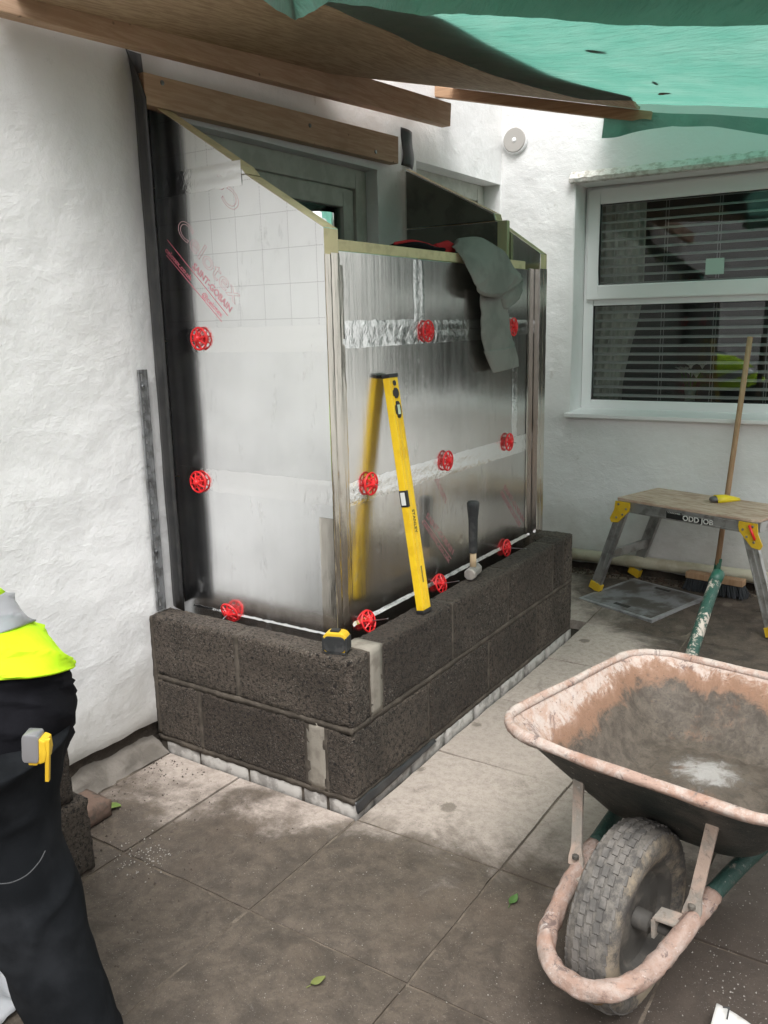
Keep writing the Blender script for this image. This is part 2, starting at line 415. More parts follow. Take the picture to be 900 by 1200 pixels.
YEL = simple('yellow_paint', (.72,.47,.03), .4, c2=(.62,.38,.02), sc_=10)
LEVELY = simple('level_yellow', (.85,.57,.02), .33, c2=(.76,.48,.015), sc_=16)
DARKP = simple('black_plastic', (.018,.018,.019), .4)
RUBBER = simple('black_grip', (.022,.024,.025), .7, c2=(.05,.05,.05), sc_=30, bump=.3, bsc=200, bd=.001)
REDP = simple('red_plastic', (.78,.025,.03), .35)
STEELM = simple('mortar_spattered_steel', (.33,.31,.29), .55, .5, c2=(.45,.41,.37), sc_=25, bump=.6, bsc=60, bd=.004)
PALEWOOD = m_wood('ash_handle', (.50,.37,.22), (.58,.45,.29), (14,14,1), knots=False)
BROOMW = m_wood('broom_handle_wood', (.36,.22,.12), (.46,.30,.18), (14,14,1), knots=False)
PLY = m_wood('stained_platform_ply', (.56,.44,.345), (.37,.245,.175), (2,9,9), knots=False, sc_=5)
BRISTLE = simple('dark_bristle', (.035,.04,.045), .8)
PIPE = simple('cream_plastic_pipe', (.50,.47,.36), .4, c2=(.40,.36,.26), sc_=9)
IRON = simple('galvanised_cover', (.25,.255,.265), .55, .3, c2=(.10,.09,.08), sc_=6, bump=.5, bsc=50, bd=.004, p=(.42,.58))
IRON2 = simple('cover_rim', (.36,.365,.375), .5, .4, c2=(.23,.23,.23), sc_=10, bump=.4, bsc=50)
GREENP = m_barrow('green_tube_paint', (.012,.060,.043), (.47,.41,.35), .53, .57, 18, .5)
GREEND = m_barrow('dark_green_tube', (.02,.06,.048), (.30,.26,.22), .62, .7, 12, .5)
PINKM = m_barrow('pink_mortar_crust', (.35,.235,.185), (.45,.365,.32), .4, .6, 9, .95, 1)
STRAPM = m_barrow('mortar_dusted_strap', (.33,.30,.26), (.50,.38,.31), .42, .6, 9, .9)
TRAYOUT = m_barrow('dark_tray_underside', (.025,.032,.028), (.075,.07,.06), .42, .62, 9, .5)
TRAY = m_tray(); TYRE = m_tyre(); TREAD = simple('worn_tread_rubber', (.10,.094,.087), .85, c2=(.165,.152,.138), sc_=30, bump=.6, bsc=90, bd=.003, p=(.42,.6))
RIMM = simple('dusty_wheel_rim', (.075,.07,.063), .7, .2, c2=(.15,.135,.115), sc_=12, bump=.3)
HIVIS = m_cloth('hi_vis_yellow', (.60,.95,.02), (.52,.85,.02), 500, .12, .7)
REFLEC = simple('reflective_tape', (.42,.43,.45), .35, .3)
TROUS = m_cloth('black_work_cloth', (.0065,.0075,.009), (.015,.0165,.019), 500, .2)
FLEECE = m_cloth('black_fleece', (.006,.006,.008), (.01,.01,.013), 260, .4)
SKIN = simple('skin', (.55,.34,.25), .5)
HAIR = simple('dark_hair', (.04,.03,.02), .8, bump=.5, bsc=150)
LEATHER = simple('work_boot_leather', (.07,.05,.035), .7, c2=(.16,.13,.10), sc_=12, bump=.3)
JUMP = m_cloth('grey_green_jersey', (.225,.225,.205), (.175,.178,.162), 420, .5)
LEAFM = simple('leaf_green', (.14,.22,.05), .6, c2=(.22,.26,.08), sc_=20)
LEAFD = simple('dead_leaf', (.10,.065,.035), .8)
CURTAIN = m_cloth('pale_curtain', (.80,.82,.76), None, 300, .1)
ROOMW = simple('room_paint', (.16,.16,.155), .9)
ROOMD = simple('dark_interior', (.03,.03,.03), .9)
PRINTP = simple('pink_print', (.80,.20,.27), .6); PRINTG = simple('pale_outline_print', (.80,.50,.53), .6)
INK = simple('black_ink', (.02,.02,.02), .5); WHITEP = simple('white_plastic', (.70,.69,.66), .5, c2=(.55,.53,.49), sc_=15)

# ------------------------------------------------------------------ ground and patio
def struct(o): o['kind'] = 'structure'; return o
def seg(a, b, st): n = max(1, round((b - a) / st)); return [a + (b - a) * i / n for i in range(n + 1)]
gm = MB()
gx = sorted(set([-60,-20,-6,-1] + [round(q,3) for q in seg(-.6,3.0,.2)] + [6,20,60])); gy = sorted(set([-60,-20,-6] + [round(q,3) for q in seg(-3,3.0,.2)] + [6,20,60]))
gid = {}
for x in gx:
    for y in gy:
        gid[x, y] = len(gm.v); gm.v.append((x, y, -.055 + (G(x, y) if y < 4 else .04)))
for i in range(len(gx) - 1):
    for j in range(len(gy) - 1):
        gm.f.append((gid[gx[i],gy[j]], gid[gx[i+1],gy[j]], gid[gx[i+1],gy[j+1]], gid[gx[i],gy[j+1]])); gm.m.append(0)
ground = struct(obj('ground', gm, SOIL, smooth=True))

patio_bed = MB()
def bedfn(x0, x1, y0, y1):
    patio_bed.grid(lambda u, v: (x0 + (x1 - x0) * u, y0 + (y1 - y0) * v, -.0075 + G(0, y0 + (y1 - y0) * v)), 2, 24)
bedfn(-.02, 3.4, -3.6, -.008); bedfn(.842, 3.4, -.008, 2.74); bedfn(.0, .842, 1.96, 2.72)
patio = struct(obj('patio', patio_bed, simple('dirt_filled_joint', (.10,.08,.062), 1, c2=(.17,.138,.108), sc_=12, bump=.8, bsc=90, bd=.008)))
XL = [-.09, .375, .84, 1.307, 1.775, 2.24, 2.705, 3.17]; YL = [-2.415,-1.93,-1.445,-.96,-.475,.0,.487,.967,1.45,1.935,2.415]
def slab(x0, x1, y0, y1):
    g = .0028 + random.uniform(0, .002); x0 += g; x1 -= g; y0 += g; y1 -= g
    n = 8; dz = random.uniform(-.002, .002); tx = random.uniform(-.004, .004); ty = random.uniform(-.004, .004)
    mb = MB(); top = {}
    for i in range(n + 1):
        for j in range(n + 1):
            u, v = i / n, j / n
            x = x0 + (x1 - x0) * u; y = y0 + (y1 - y0) * v
            e = min(u, v, 1 - u, 1 - v) * n
            if i in (0, n): x += .003 * N(x, y, 3, 22)
            if j in (0, n): y += .003 * N(x, y, 8, 22)
            z = G(x, y) + dz + tx * (u - .5) + ty * (v - .5) + .002 * N(x, y, 0, 7) - (.004 if e < .5 else 0)
            top[i, j] = len(mb.v); mb.v.append((x, y, z))
    for i in range(n):
        for j in range(n): mb.f.append((top[i,j], top[i+1,j], top[i+1,j+1], top[i,j+1])); mb.m.append(0)
    rim = [(i, 0) for i in range(n)] + [(n, j) for j in range(n)] + [(i, n) for i in range(n, 0, -1)] + [(0, j) for j in range(n, 0, -1)]
    b = len(mb.v)
    for k in rim: q = mb.v[top[k]]; mb.v.append((q[0], q[1], q[2] - .045))
    for a in range(len(rim)):
        c = (a + 1) % len(rim); mb.f.append((top[rim[a]], b + a, b + c, top[rim[c]])); mb.m.append(0)
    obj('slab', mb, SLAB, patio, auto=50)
for i in range(len(XL) - 1):
    for j in range(len(YL) - 1):
        x0, x1, y0, y1 = XL[i], XL[i+1], YL[j], YL[j+1]
        if x0 < .8 and y0 > -.1 and y1 < 2.2: 
            continue
        if x0 < 0: x0 = .055
        if x0 < .1 and y0 > 1: continue
        slab(x0, x1, y0, y1)
for i in range(1, len(XL) - 1): slab(XL[i], XL[i+1], 2.415, 2.64 if XL[i] > 1.3 else 2.6)

# ------------------------------------------------------------------ house
house = root('house', 'white rendered house with a doorway and a wide white framed window', 'house', (0, 2.7, 0))
def wall(name, mp, us, vs, holes, depth, ragged=0.):
    mb = MB(); F = {}; B = {}
    us = sorted(set(round(q, 4) for q in us)); vs = sorted(set(round(q, 4) for q in vs))
    solid = lambda i, j: 0 <= i < len(us) - 1 and 0 <= j < len(vs) - 1 and not any(a < (us[i] + us[i+1]) / 2 < b and c < (vs[j] + vs[j+1]) / 2 < d for a, b, c, d in holes)
    def f(i, j):
        if (i, j) not in F:
            u, v = us[i], vs[j]
            d = .006 * N(u, v, 1, 2.3) + .0035 * N(u, v, 5, 9) + .0016 * N(u, v, 9, 26)
            if j == 0 and ragged: v += ragged * (N(u, 2, 3, 5) + .5 * N(u, 2, 3, 17)) ; d -= .006
            F[i, j] = len(mb.v); mb.v.append(tuple(mp(u, d, v)))
        return F[i, j]
    def bk(i, j):
        if (i, j) not in B: B[i, j] = len(mb.v); mb.v.append(tuple(mp(us[i], -depth, vs[j])))
        return B[i, j]
    for i in range(len(us) - 1):
        for j in range(len(vs) - 1):
            if not solid(i, j): continue
            mb.f.append((f(i,j), f(i+1,j), f(i+1,j+1), f(i,j+1))); mb.m.append(0)
            for (a, b, ni, nj) in (((i,j),(i+1,j),i,j-1), ((i+1,j),(i+1,j+1),i+1,j), ((i+1,j+1),(i,j+1),i,j+1), ((i,j+1),(i,j),i-1,j)):
                if not solid(ni, nj): mb.f.append((f(*b), f(*a), bk(*a), bk(*b))); mb.m.append(0)
    return obj(name, mb, RENDER, house, auto=55)
D1 = (.30, 1.47, 0, 2.09); D2 = (1.80, 2.712, 0, 2.172); WN = (.425, 2.30, .905, 2.135)
wall('wall', lambda u, n, v: Vector((n, u, v)), seg(-8,-1.4,.5) + seg(-1.4,.3,.022) + seg(.3,1.47,.06) + seg(1.47,1.8,.04) + seg(1.8,2.712,.06) + [2.725], seg(.098,2.09,.022) + [2.172] + seg(2.172,2.7,.04) + seg(2.7,5.2,.5), [D1, D2], .15, .018)
wall('wall', WB, [-.3, 0] + seg(0,.425,.022) + seg(.425,2.3,.04) + seg(2.3,8,.5), seg(.07,.905,.025) + seg(.905,2.135,.04) + seg(2.135,2.75,.03) + seg(2.75,5.2,.5), [WN], .19, .012)
# plinth and haunching under the render
mb = MB().box((-.2, -8, -.2), (-.03, 2.7, .12)); obj('plinth', mb, SOIL, house)
mb = MB().box((-.3, -.028, -.2), (8, -.2, .12), 0, lambda x, n, z: tuple(WB(x, n, z))); obj('plinth', mb, SOIL, house)
mb = MB(); mb.grid(lambda u, v: (-.035 + .085 * v + .02 * N(u * 9, v, 0, 3), -3 + 3 * u, .06 * (1 - v) ** 1.2 - .004 + .014 * N(u * 40, v * 2, 0, 1.2)), 150, 8)
obj('haunching', mb, CONC, house, smooth=True)
# lintel drip over the window
mb = MB()
for i in range(1): mb.grid(lambda u, v: WB(.40 + 1.95 * u, [.0, .034, .04, .0][round(v * 3)] + .004 * N(u * 40, v * 5, 0, 1), [2.136, 2.139, 2.158, 2.195][round(v * 3)] + .005 * N(u * 60, v * 3, 5, 1)), 160, 3)
LINT = simple('flaking_lintel', (.68,.66,.62), .95, c2=(.48,.45,.40), sc_=30, bump=1, bsc=90, bd=.008)
obj('lintel', mb, LINT, house)
# window
NB = -.17
win = bpy.data.objects.new('window', None); COL.objects.link(win); win.parent = house; win.matrix_parent_inverse = Matrix.Translation(-Vector(house.location))
def wbox(mb, u0, u1, n0, n1, z0, z1): return mb.box((u0, n0, z0), (u1, n1, z1), 0, lambda x, n, z: tuple(WB(x, n, z)))
def frame(u0, u1, z0, z1, wv, wh0, wh1, n0, n1, name, mat, bev=.004):
    mb = MB(); wbox(mb, u0, u0 + wv, n0, n1, z0, z1); wbox(mb, u1 - wv, u1, n0, n1, z0, z1)
    wbox(mb, u0 + wv, u1 - wv, n0, n1, z0, z0 + wh0); wbox(mb, u0 + wv, u1 - wv, n0, n1, z1 - wh1, z1)
    return obj(name, mb, mat, win, bevel=bev)
frame(.428, 2.297, .934, 2.132, .055, .05, .045, NB - .05, NB, 'frame', UPVC)
wm = MB(); wbox(wm, .483, 2.242, NB - .05, NB - .002, 1.505, 1.55); obj('frame', wm, UPVC, win, bevel=.004)
frame(.445, 2.28, 1.538, 2.118, .066, .078, .078, NB - .03, NB + .018, 'sash', UPVC, .007)
for (a, b, c, d, nn) in ((.505, 2.22, 1.61, 2.046, NB - .004), (.477, 2.25, .978, 1.51, NB - .022)):
    frame(a, b, c, d, .009, .009, .009, nn - .004, nn + .008, 'gasket', GASKET, 0)
    pm = MB(); wbox(pm, a + .004, b - .004, nn - .004, nn, c + .004, d - .004); obj('pane', pm, GLASS, win)
sm = MB(); sm.prism([WB(.405, -.19, .937), WB(.405, .045, .924), WB(.405, .045, .902), WB(.405, -.19, .902)], WB(2.33, 0, 0) - WB(.405, 0, 0))
obj('sill', sm, UPVC, win, bevel=.004)
# room behind the window
rm = MB(); a = WB(-.2, -.24, 0)
for q in [((-.2,-.24,.3),(-.16,-3,2.6)), ((3.4,-.24,.3),(3.44,-3,2.6)), ((-.16,-2.96,.3),(3.4,-3,2.6)), ((-.2,-.24,2.6),(3.44,-3,2.64)), ((-.2,-.24,.26),(3.44,-3,.3))]:
    rm.box(q[0], q[1], 0, lambda x, n, z: tuple(WB(x, n, z)))
obj('room', rm, ROOMW, house)
rm = MB(); rm.box((.0,-.19,.86),(2.9,-.42,.90), 0, lambda x, n, z: tuple(WB(x, n, z))); obj('inner_sill', rm, UPVC, house, bevel=.004)
# porch-side doorway joinery on the near wall
def door(D, xf, glass, name, mat):
    d = bpy.data.objects.new(name, None); COL.objects.link(d); d.parent = house; d.matrix_parent_inverse = Matrix.Translation(-Vector(house.location))
    y0, y1, _, z1 = D; fw = .085
    mb = MB().box((xf - .07, y0 + .002, .05), (xf, y0 + fw, z1 - .002)).box((xf - .07, y1 - fw, .05), (xf, y1 - .002, z1 - .002)).box((xf - .07, y0 + fw, z1 - fw), (xf, y1 - fw, z1 - .002))
    obj('frame', mb, mat, d, bevel=.006)
    a, b, c, e = y0 + fw + .004, y1 - fw - .004, .06, z1 - fw - .004
    if glass:
        s = .075; mb = MB().box((xf - .05, a, c), (xf - .012, a + s, e)).box((xf - .05, b - s, c), (xf - .012, b, e)).box((xf - .05, a + s, e - s), (xf - .012, b - s, e)).box((xf - .05, a + s, c), (xf - .012, b - s, c + .2)).box((xf - .05, a + s, .95), (xf - .012, b - s, 1.05))
        obj('leaf', mb, mat, d, bevel=.006)
        obj('pane', MB().box((xf - .036, a + s, c + .2), (xf - .03, b - s, .95)), GLASS, d); obj('pane', MB().box((xf - .036, a + s, 1.05), (xf - .03, b - s, e - s)), GLASS, d)
    else:
        mb = MB().box((xf - .05, a, c), (xf - .018, b, e)); obj('leaf', mb, mat, d, bevel=.005)
        mb = MB().box((xf - .02, a + .1, 1.1), (xf - .008, b - .1, e - .12)).box((xf - .02, a + .1, .25), (xf - .008, b - .1, .95)); obj('panel', mb, mat, d, bevel=.01)
    return d
door(D1, -.06, True, 'door', UPVC_D); door(D2, -.10, False, 'door', UPVC_D)
hb = MB().box((-1.9, -.1, .0), (-1.86, 2.6, 2.6)).box((-1.9, -.1, 2.3), (-.16, 2.6, 2.34)).box((-1.9, -.14, 0), (-.16, -.1, 2.3)).box((-1.9, 1.62, 0), (-.16, 1.66, 2.3)).box((-1.9, -.1, .0), (-.16, 1.66, .04))
obj('hallway', hb, ROOMD, house)

# venetian blinds, curtain, flowers, sticker
def blind(label, zs, ztop, u0, u1):
    b = root('venetian_blind', label, 'blind', WB((u0 + u1) / 2, -.27, zs[-1]))
    for z in zs:
        m_ = MB(); m_.prism([WB(u0, -.217, z - .0060), WB(u0, -.229, z + .0008), WB(u0, -.241, z + .0060), WB(u0, -.241, z + .0050), WB(u0, -.229, z - .0002), WB(u0, -.217, z - .0085)], WB(u1, 0, 0) - WB(u0, 0, 0))
        obj('slat', m_, UPVC, b)
    k = u0 + .12
    while k < u1:
        for dn in (-.215, -.243): obj('cord', MB().tube([WB(k + (.008 if dn < -.23 else 0), dn, zs[-1]), WB(k + (.008 if dn < -.23 else 0), dn, ztop)], .0012, 5), UPVC, b)
        k += .27
    m_ = MB(); wbox(m_, u0, u1, -.25, -.222, ztop, ztop + .03); obj('headrail', m_, UPVC, b, bevel=.003)
    m_ = MB(); wbox(m_, u0, u1, -.242, -.217, zs[-1] - .02, zs[-1] - .008); obj('bottom_rail', m_, UPVC, b, bevel=.003)
blind('white slatted blind behind the tall upper window pane', [2.045 - .047 * i for i in range(10)], 2.08, .46, 2.27)
blind('white slatted blind behind the lower window pane', [1.515 - .046 * i for i in range(13)], 1.55, .46, 2.27)
cm = MB(); cm.grid(lambda u, v: WB(.36 + (.36 - .1 * ss((.55 - v) / .5) * (1 if v < .55 else 0)) * u, -.30 - .02 * math.sin(u * 38 + v) - .01 * math.sin(u * 71 + 2 * v), .93 + 1.25 * v), 80, 24)
tag(obj('curtain', cm, CURTAIN, smooth=True), 'pale green curtain gathered at the edge inside the window', 'curtain')
fp = WB(.99, -.36, .902)
vs_ = root('flower_vase', 'glass vase of white flowers on the inner window sill', 'vase', fp)
obj('vase', MB().lathe([(.028,0),(.034,.01),(.03,.06),(.026,.1),(.036,.14)], fp, 16), simple('frosted_vase', (.35,.42,.38), .2), vs_, smooth=True)
PETAL = simple('white_petal', (.68,.70,.66), .7); STEMG = simple('flower_stem', (.10,.20,.07), .7)
for i in range(7):
    a = i * 2.4; c = fp + Vector((.075 * math.cos(a) * (.4 + .6 * (i % 3) / 2) , .04 * math.sin(a), .2 + .025 * (i % 3)))
    obj('stem', MB().tube([fp + Vector((0,0,.05)), (fp + c) / 2 + Vector((0,0,.05)), c], .003, 5), STEMG, vs_)
    pm = MB()
    for k in range(7):
        b_ = k * .9; pm.add([c, c + Vector((.012 * math.cos(b_ - .5), .012 * math.sin(b_ - .5), .02)), c + Vector((.036 * math.cos(b_), .036 * math.sin(b_), .034)), c + Vector((.012 * math.cos(b_ + .5), .012 * math.sin(b_ + .5), .02))], [(0,1,2,3)])
    obj('bloom', pm, PETAL, vs_, solid=.002)
k0 = 1.075
m_ = MB(); wbox(m_, k0, k0 + .092, NB + .0005, NB + .002, 1.645, 1.725); tag(obj('window_sticker', m_, simple('pale_sticker', (.46,.58,.52), .6)), 'small square pale green sticker on the upper window glass', 'sticker')

# ------------------------------------------------------------------ dwarf wall of concrete blocks
D, L = .834, 1.745
bw = root('block_wall', 'low wall of dark grey concrete blocks around the foil covered porch', 'block wall', (.42, .87, 0))
def rough_block(name, a, b, mat, parent, st=.011, amp=.0026, bev=.006):
    bm = bmesh.new(); bmesh.ops.create_cube(bm, size=1)
    s = [b[i] - a[i] for i in range(3)]; c = [(a[i] + b[i]) / 2 for i in range(3)]
    for v in bm.verts: v.co = Vector((v.co.x * s[0] + c[0], v.co.y * s[1] + c[1], v.co.z * s[2] + c[2]))
    for ax in range(3):
        n = max(1, int(s[ax] / st)); 
        for k in range(1, n):
            nrm = [0,0,0]; nrm[ax] = 1; p0 = [0,0,0]; p0[ax] = a[ax] + s[ax] * k / n
            bmesh.ops.bisect_plane(bm, geom=bm.verts[:] + bm.edges[:] + bm.faces[:], plane_co=p0, plane_no=nrm)
    for v in bm.verts:
        q = v.co.copy(); on = [ax for ax in range(3) if min(abs(q[ax] - a[ax]), abs(q[ax] - b[ax])) < 1e-5]
        for ax in on:
            sg = 1 if abs(q[ax] - b[ax]) < 1e-5 else -1
            v.co[ax] += sg * (amp * N(q.x, q.y, q.z, 60, 7 * ax) + amp * .7 * N(q.x, q.y, q.z, 17, 3 * ax) - (bev * (.55 + .6 * abs(N(q.x, q.y, q.z, 45))) if len(on) > 1 else 0) - (.007 * max(0, N(q.x, q.y, q.z, 24, 11) - .28) * 3 if len(on) > 1 and bev > .004 else 0))
    me = bpy.data.meshes.new(name); bm.to_mesh(me); bm.free(); me.materials.append(mat)
    me.polygons.foreach_set('use_smooth', [True] * len(me.polygons))
    o = bpy.data.objects.new(name, me); COL.objects.link(o)
    if parent:
        o.parent = parent
        if parent.get('wloc') is not None: o.matrix_parent_inverse = Matrix.Translation(-Vector(parent.location))
    return o
z0, z1, z2, z3 = .05, .265, .275, .49
J = .005
for (x0, x1, za, zb) in ((.012,.205,z0,z1),(.215,.655,z0,z1),(.012,.385,z2,z3),(.395,D,z2,z3)): rough_block('block', (x0, 0, za), (x1, .1, zb), BLOCK, bw)
for (y0, y1) in ((0,.44),(.45,.89),(.90,1.34),(1.35,L)): rough_block('block', (D - .1, y0, z0), (D, y1, z1), BLOCK, bw)
for (y0, y1) in ((.172,.61),(.62,1.06),(1.07,1.51),(1.522,1.628)): rough_block('block', (D - .1, y0, z2), (D, y1, z3), BLOCK, bw)
rough_block('block', (.394, L - .1, z2), (D, L, z3), BLOCK, bw); rough_block('block', (.02, L - .1, z2), (.384, L, z3), BLOCK, bw, .03); rough_block('block', (.02, L - .1, z0), (D - .11, L, z1), BLOCK, bw, .03)
tag(rough_block('mortar_infill', (.659, .003, z0), (.728, .097, z1 + .002), INFILL, bw, .02, .001, .001), 'pale vertical mortar infill')
tag(rough_block('mortar_infill', (D - .098, .104, z2), (D - .002, .168, z3 + .001), INFILL, bw, .02, .001, .001), 'pale vertical mortar infill')
# mortar: joints recessed a few millimetres, one bed per course
rec = .003
def mor(a, b): rough_block('mortar_joint', a, b, MORTAR, bw, .013, .003, .001)
mor((.0, rec, .034), (D - rec, .1 - rec, z0 + .006)); mor((D - .1 + rec, .1 - rec, .034), (D - rec, L - rec, z0 + .006))
mor((.0, rec - .001, z1 - .006), (D - rec + .001, .1 - rec, z2 + .006)); mor((D - .1 + rec, .1 - rec, z1 - .006), (D - rec + .001, L - rec, z2 + .006))
for x in (.197, .648, .722): mor((x, rec, z0), (x + .022, .1 - rec, z1))
mor((.377, rec, z2), (.402, .1 - rec, z3 - .003))
for y in (.434, .884, 1.334): mor((D - .1 + rec, y, z0), (D - rec, y + .022, z1))
for y in (.096, .160, .604, 1.054, 1.504, 1.622): mor((D - .1 + rec, y, z2), (D - rec, y + .024, z3 - .003))
mor((.0, .0005, .06), (.018, .1, z3 - .004)); mor((.0, L - .098, .05), (D - .1, L - .003, z3 - .005))
# brick footing
bk = MB()
xs = [.03, .19, .41, .628, .70]
def brick(a, b): rough_block('brick', a, b, BRICKG, bw, .03, .0012, .003)
for i, (xa, xb) in enumerate(((.035,.186),(.196,.405),(.415,.625),(.637,.722),(.733,.836))): brick((xa, .004, -.05), (xb, .1, .036))
y = .112; 
while y < L - .05:
    brick((D - .1, y, -.05), (D + .001, min(y + .211, L), .036)); y += .225
fm = MB().box((0, .012, -.05), (D - .012, .095, .034)).box((D - .095, .095, -.05), (D - .012, L - .01, .034)); obj('footing_mortar', fm, MORTAR, bw)
dm = MB(); dm.grid(lambda u, v: (D + .003 + .010 * v + .004 * N(u * 9, v, 0, 1), -.004 + .47 * u, .050 - .034 * v * (1 - .7 * u) + .004 * N(u * 12, v * 2, 1, 1)), 40, 4)
obj('damp_proof_strip', dm, DPC, bw, solid=.002, smooth=True)

# ------------------------------------------------------------------ foil insulated porch
PY, PX, TK = .155, .66, .07
po = root('insulated_porch', 'small porch frame clad in silver foil insulation boards with red printed lettering', 'porch', (.33, .9, .3))
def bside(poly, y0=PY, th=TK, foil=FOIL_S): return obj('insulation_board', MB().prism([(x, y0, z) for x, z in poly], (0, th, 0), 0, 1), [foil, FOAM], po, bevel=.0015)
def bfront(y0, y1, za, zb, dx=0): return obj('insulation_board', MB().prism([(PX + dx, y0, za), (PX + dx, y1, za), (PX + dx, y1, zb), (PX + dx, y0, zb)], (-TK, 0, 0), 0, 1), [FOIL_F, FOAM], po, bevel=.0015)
sl = lambda x: 2.11 - .61 * x
XE = .677; g = .0012
bside([(.010,.32),(XE,.32),(XE,.94-g),(.010,.94-g)]); bside([(.009,.94+g),(XE,.94+g),(XE,1.39-g),(.009,1.39-g)])
bside([(.009,1.39+g),(XE,1.39+g),(XE,sl(XE)),(.40,sl(.40)),(.015,1.866-g)][:4] + [(.392,1.866-g),(.009,1.866-g)])
bside([(.008,1.866+g),(.40,1.866+g),(.375,1.895),(.008,sl(0)+.012)])
Y2 = L - .012
bside([(.02,.32),(.687,.32),(.687,1.707),(.48,1.853),(.02,1.853)], Y2 - TK, TK, FOIL_F); bside([(.02,1.856),(.478,1.856),(.47,1.888),(.02,2.118)], Y2 - TK, TK, FOIL_F)
ya, yb = PY + TK + .001, Y2 - TK - .001
bfront(ya, yb, .32, .914 - g); bfront(ya, 1.478 - g, .914 + g, 1.402 - g); bfront(1.478 + g, yb, .914 + g, 1.402 - g, -.001)
bfront(ya, .702 - g, 1.402 + g, 1.64); bfront(.702 + g, 1.33 - g, 1.402 + g, 1.638, .001); bfront(1.33 + g, yb, 1.402 + g, 1.64)
SHADE_SHEET = simple('shaded_foil_sheet', (.12,.125,.105), .8, c2=(.085,.09,.075), sc_=8, bump=.2)  # porch interior shade put into the colour of thin sheets over the far foil
obj('inner_layer', MB().prism([(.03, Y2 - TK - .004, z) if 0 else (x, Y2 - TK - .0045, z) for x, z in ((.03,1.0),(.50,1.0),(.50,1.850),(.03,1.850))], (0, .0035, 0)), SHADE_SHEET, po)
obj('inner_layer', MB().prism([(x, Y2 - TK - .0045, z) for x, z in ((.03,1.858),(.474,1.858),(.466,1.882),(.03,2.105))], (0, .0035, 0)), SHADE_SHEET, po)
obj('foam_ledge', MB().box((PX - TK - .02, ya, 1.641), (PX - .006, 1.585, 1.673)), FOAM, po, bevel=.002)
for (x, y) in ((.502, 1.63),): obj('stud', MB().box((x, y, 1.5), (x + .045, y + .027, 1.85)), STUDM, po, bevel=.002)
obj('stud', MB().box((.52, .235, 1.3), (.565, .28, 1.655)), STUDM, po, bevel=.002)
obj('floor_board', MB().box((.02, .24, .06), (.58, 1.66, .08)), ROOMD, po)
# foil tape, crinkled strips just proud of the boards
def tape(p0, p1, wdt, nrm, amp=.0016, seed=0, wrap=None, n=None, off=.0016, mat=None):
    amp *= .7
    p0 = Vector(p0); p1 = Vector(p1); nrm = Vector(nrm); t = (p1 - p0); ln = t.length; t /= ln; s = t.cross(nrm)
    mb = MB(); nu = n or max(8, int(ln / .012))
    def fn(u, v):
        e = .004 * N(u * ln * 30, v * 7, seed, 1) if v in (0, 1) else 0
        h = off + amp * (N(u * ln * 55, v * 4, seed, 1) + .6 * N(u * ln * 16, v * 2, seed + 5, 1))
        if v in (0, 1): h = off * .35
        if .4 < v < .6 and wrap is None: h -= .0013
        return p0 + t * (u * ln) + s * ((v - .5) * wdt + e) + nrm * max(h, .0006)
    mb.grid(fn, nu, 6); return obj('foil_tape', mb, mat or TAPE, po, smooth=True)
S = (0, -1, 0); Fr = (1, 0, 0)
tape((.035, PY, .94), (XE, PY, .938), .075, S, .0007, 1); tape((.03, PY, 1.39), (XE, PY, 1.392), .075, S, .0011, 2); tape((.02, PY, 1.866), (.385, PY, 1.872), .07, S, .0012, 3)
tape((PX, ya, .914), (PX, yb, .912), .075, Fr, .0007, 4, None, None, .0012); tape((PX, ya + .02, 1.40), (PX, 1.475, 1.404), .082, Fr, .0028, 5); tape((PX, 1.475, 1.404), (PX, yb, 1.404), .06, Fr, .0012, 15)
tape((PX, .702, 1.635), (PX, .702, 1.36), .075, Fr, .0016, 6); tape((PX, 1.478, 1.40), (PX, 1.478, .95), .055, Fr, .0016, 7)
# front corner: overlapping long strips on the board edge and round it
for k, (y, wd, zt, zb_, dx) in enumerate(((PY + .016, .03, 1.625, .43, .018), (PY + .05, .04, 1.63, .43, .018), (PY + .092, .034, 1.60, .44, .001))):
    tape((PX + dx, y, zt), (PX + dx, y, zb_), wd, Fr, .0016, 8 + k, 1, 60, .0016, TAPEV)
tape((XE - .028, PY, .86), (XE - .028, PY, .40), .052, S, .0012, 21, 1, 40, .0016, TAPEV)
for k, (y, wd, dx) in enumerate(((yb + .016, .034, .028), (yb + .052, .036, .0285), (yb - .035, .06, .001))): tape((PX + dx, y, 1.645), (PX + dx, y, .43), wd, Fr, .0016, 30 + k, 1, 60, .0016, TAPEV)

mb = MB(); mb.grid(lambda u, v: (PX + .0012 + .006 * v, ya + .03 + (yb - ya - .05) * u, .497 - .012 * v + .003 * N(u * 40, v, 0, 1)), 120, 2); obj('foil_edge', mb, TAPE, po, smooth=True)

